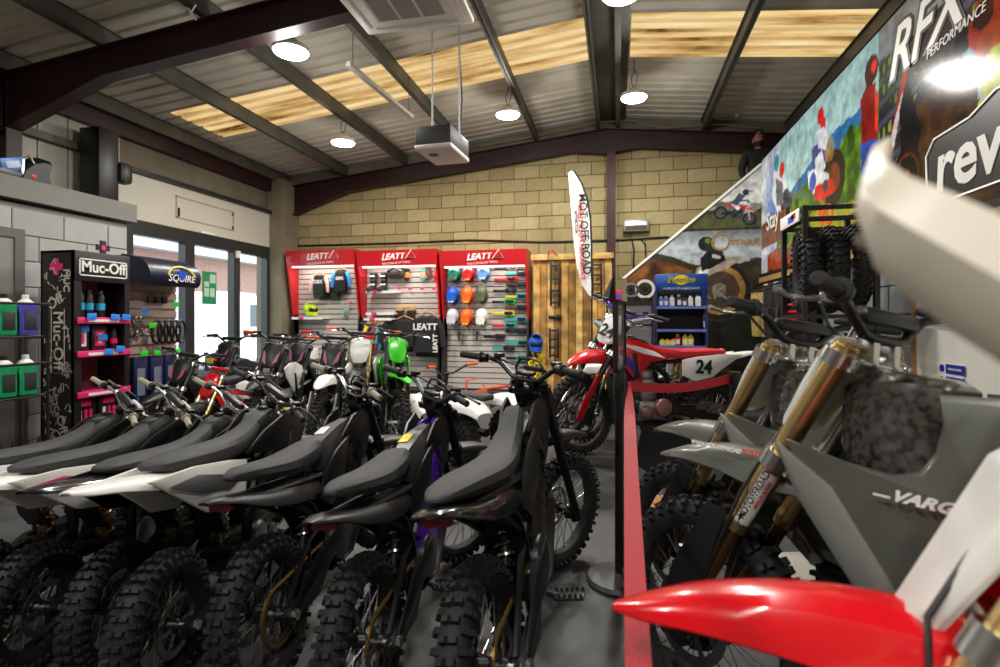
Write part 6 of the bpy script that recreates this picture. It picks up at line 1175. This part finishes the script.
for k in range(3):
    q = P(942, 368+k*12, X=XM+.06); ob('symbol', G().lathe([(.025, 0), (.025, .002)], (XM+.058, q.y, q.z), 'x', 14), SB, o); q2 = P(946, 365+k*12, X=XM+.06); pn = ob('text_panel', G().bb(XM+.058, XM+.0615, q2.y-.19, q2.y, q.z-.03, q.z+.03), SB, o); lettering('lettering', ('WEAR GLOVES', 'EYE PROTECTION', 'WASH HANDS')[k], .02, WP, pn, (XM+.057, q2.y-.095, q.z), (0, -1, 0))
# quad bike behind the front row
qc = (*CW(-.42, 5.3), 0); t = thing('quad_bike', 'small white quad bike with orange springs behind the front row', 'quad bike', qc, math.radians(150)); 
for x in (-.38, .38):
    for y in (-.32, .32):
        wh = ob('wheel', cached('qrim', lambda: G().lathe([(.05, -.07), (.11, -.06), (.1, 0), (.11, .06), (.05, .07)], (0, 0, 0), 'y', 18), 'wheel'), BLK, t, Matrix.Translation((x, y, .22))); ob('tyre', cached('qtyre', lambda: tyre_g(.23, .17, 22, .014), 'tyre'), RUB, wh); ob('rim_stripe', cached('qst', lambda: ring_g(G(), [(.115, -.065), (.125, -.065), (.125, .065), (.115, .065)], 20), 'rim_stripe'), ORG, wh)
ob('frame', G().tube([(-.4, 0, .25), (.4, 0, .25)], .04, 8).tube([(-.3, 0, .25), (-.1, 0, .5), (.35, 0, .45)], .03, 8).rbox((0, 0, .32), (.3, .2, .2), .04), BLK, t)
for s in (-1, 1):
    ob('fender', arch(smooth_secs([(.14, .42, .1, .05), (.24, .52, .14, .08), (.38, .57, .15, .09), (.52, .53, .14, .08), (.62, .43, .1, .05)]), .008), WHT, t, Matrix.Translation((0, s*.27, 0))); ob('rear_fender', arch(smooth_secs([(-.1, .46, .1, .05), (-.22, .56, .15, .08), (-.38, .6, .16, .09), (-.54, .57, .14, .07), (-.64, .5, .1, .04)]), .008), WHT, t, Matrix.Translation((0, s*.27, 0)))
    ob('spring', coil_g((.36, s*.16, .46), (.36, s*.26, .2), .03, 6, .008), ORG, t); ob('grip', G().tube([(.1, s*.22, .86), (.06, s*.34, .87)], .017, 8), ORG, t)
ob('nose', G().rbox((.42, 0, .5), (.3, .26, .12), .05), WHT, t); ob('seat', seat_loft([(-.42, .62, .56, .08), (-.25, .64, .55, .12), (0, .62, .52, .1), (.15, .66, .54, .06)]), SEAT, t); ob('handlebar', G().tube([(.06, -.34, .87), (.1, -.22, .86), (.16, -.08, .78), (.16, .08, .78), (.1, .22, .86), (.06, .34, .87)], .012, 8).tube([(.22, 0, .5), (.16, 0, .78)], .02, 8), BLK, t); ob('rear_rack', G().tube([(-.4, -.14, .66), (-.55, -.14, .7), (-.55, .14, .7), (-.4, .14, .66)], .014, 6), ORG, t)
# boxes by the door
for k, (px, d_, m, m2, lab, sz_) in enumerate(((222, 6.6, mat('box_blue2', (40, 84, 170), .5), YEL, 'blue and yellow oil carton by the glass door', (.3, .24, .26)), (224, 6.1, CB, CB, 'brown carton stacked by the glass door', (.4, .3, .3)), (300, 8.0, WHT, STL, 'white printed carton by the back left corner', (.45, .3, .35)))):
    q = P(px, 330, d=d_); z = .62 if k == 0 else .3 if k == 1 else .55; o = thing('carton', lab, 'box', (q.x, q.y, 0), .2); ob('body', G().rbox((0, 0, z+sz_[2]/2), sz_, .006), m, o); ob('band', G().rbox((0, -sz_[1]/2-.002, z+sz_[2]*.8), (sz_[0]*.9, .004, sz_[2]*.25), .001), m2, o); ob('pallet', G().bb(-.22, .22, -.16, .16, 0, z), DKP, o)
# person on the stair landing
q = P(757, 150, Y=8.75); FZ = 2.45
t = thing('person', 'person in black cap and dark top standing on the stair landing', 'person', (q.x+.02, 8.75, FZ), math.radians(0))
CL = mat('dark_clothes', (22, 23, 27), .85, bump=.2, scale=40); SK = mat('skin', (150, 104, 82), .55); HR = mat('dark_hair', (26, 20, 18), .8)
def skin_mesh(verts, edges, rad, m, name, parent, lev=2):
    me = bpy.data.meshes.new(name); me.from_pydata(verts, edges, []); o = ob(name, me, m, parent); sm = o.modifiers.new('s', 'SKIN'); sm.use_smooth_shade = True
    for i, r in enumerate(rad): me.skin_vertices[0].data[i].radius = (r[0], r[1]) if hasattr(r, '__len__') else (r, r)
    me.skin_vertices[0].data[0].use_root = True; sb = o.modifiers.new('d', 'SUBSURF'); sb.levels = lev; sb.render_levels = lev; return o
Vv = [(0, 0, .95), (0, 0, 1.15), (0, 0, 1.36), (0, 0, 1.46), (-.17, 0, 1.43), (-.25, -.03, 1.17), (-.23, -.16, .97), (.17, 0, 1.43), (.25, -.03, 1.17), (.23, -.16, .97), (-.1, 0, .88), (-.11, -.01, .48), (-.11, .02, .08), (-.11, -.12, .04), (.1, 0, .88), (.11, -.01, .48), (.11, .02, .08), (.11, -.12, .04)]
Ee = [(0, 1), (1, 2), (2, 3), (2, 4), (4, 5), (5, 6), (2, 7), (7, 8), (8, 9), (0, 10), (10, 11), (11, 12), (12, 13), (0, 14), (14, 15), (15, 16), (16, 17)]
skin_mesh(Vv, Ee, [(.15, .11), (.15, .11), (.16, .11), .06, .075, .055, .04, .075, .055, .04, .1, .07, .05, .035, .1, .07, .05, .035], CL, 'body', t)
hd_ = ob('head', G().loft([[(rx*math.cos(a), ry*math.sin(a)-.01+oy_, z) for a in [2*math.pi*k/16 for k in range(16)]] for z, rx, ry, oy_ in ((1.44, .05, .055, .01), (1.5, .052, .06, .005), (1.515, .055, .075, -.01), (1.54, .065, .09, -.01), (1.58, .073, .098, 0), (1.63, .077, .1, 0), (1.68, .076, .1, 0), (1.72, .066, .09, 0), (1.75, .04, .055, 0))]), SK, t, smooth=80)
ob('beard', G().loft([[(rx*math.cos(a), -.012+ry*math.sin(a), z) for a in [math.pi+math.pi*k/8 for k in range(9)]] for z, rx, ry in ((1.505, .05, .076), (1.525, .066, .1), (1.55, .073, .107), (1.58, .078, .106))], closed=False, cap=False), HR, hd_); ob('nose', G().loft([[(-.012, -.098, 1.625), (.012, -.098, 1.625), (0, -.104, 1.625)], [(-.018, -.098, 1.59), (.018, -.098, 1.59), (0, -.128, 1.592)]]), SK, hd_)
for s in (-1, 1): ob('eye', G().lathe([(.002, -.006), (.011, 0), (.002, .006)], (s*.032, -.096, 1.635), 'y', 10), HR, hd_); ob('ear', G().rbox((s*.079, .0, 1.61), (.018, .035, .06), .008), SK, hd_)
ob('mouth', G().rbox((0, -.106, 1.55), (.04, .008, .01), .003), mat('lip', (120, 70, 62), .5), hd_)
cp = ob('cap', G().lathe([(.088, 1.66), (.09, 1.7), (.08, 1.745), (.05, 1.772), (.01, 1.78)], (0, .005, 0), n=20), BLK, t, Matrix.Diagonal((.95, 1.18, 1, 1))); ob('cap_peak', G().loft([[(-.07, -.09, 1.675), (-.03, -.1, 1.685), (.03, -.1, 1.685), (.07, -.09, 1.675)], [(-.05, -.155, 1.665), (-.02, -.17, 1.67), (.02, -.17, 1.67), (.05, -.155, 1.665)]], closed=False), BLK, cp)
for s in (-1, 1):
    h = ob('hand', G().rbox((s*.225, -.185, .955), (.045, .09, .075), .02), SK, t)
    for k in range(4): ob('finger', G().tube([(s*(.207+k*.003), -.225, .985-k*.02), (s*.205, -.262, .982-k*.02), (s*.2, -.275, .96-k*.018)], [.0095, .0085, .007], 7), SK, h)
    ob('thumb', G().tube([(s*.205, -.19, .985), (s*.185, -.225, .99), (s*.18, -.25, .98)], [.011, .0095, .008], 7), SK, h)
ob('chest_print', G().bb(.03, .1, -.125, -.12, 1.29, 1.31), STL, t)
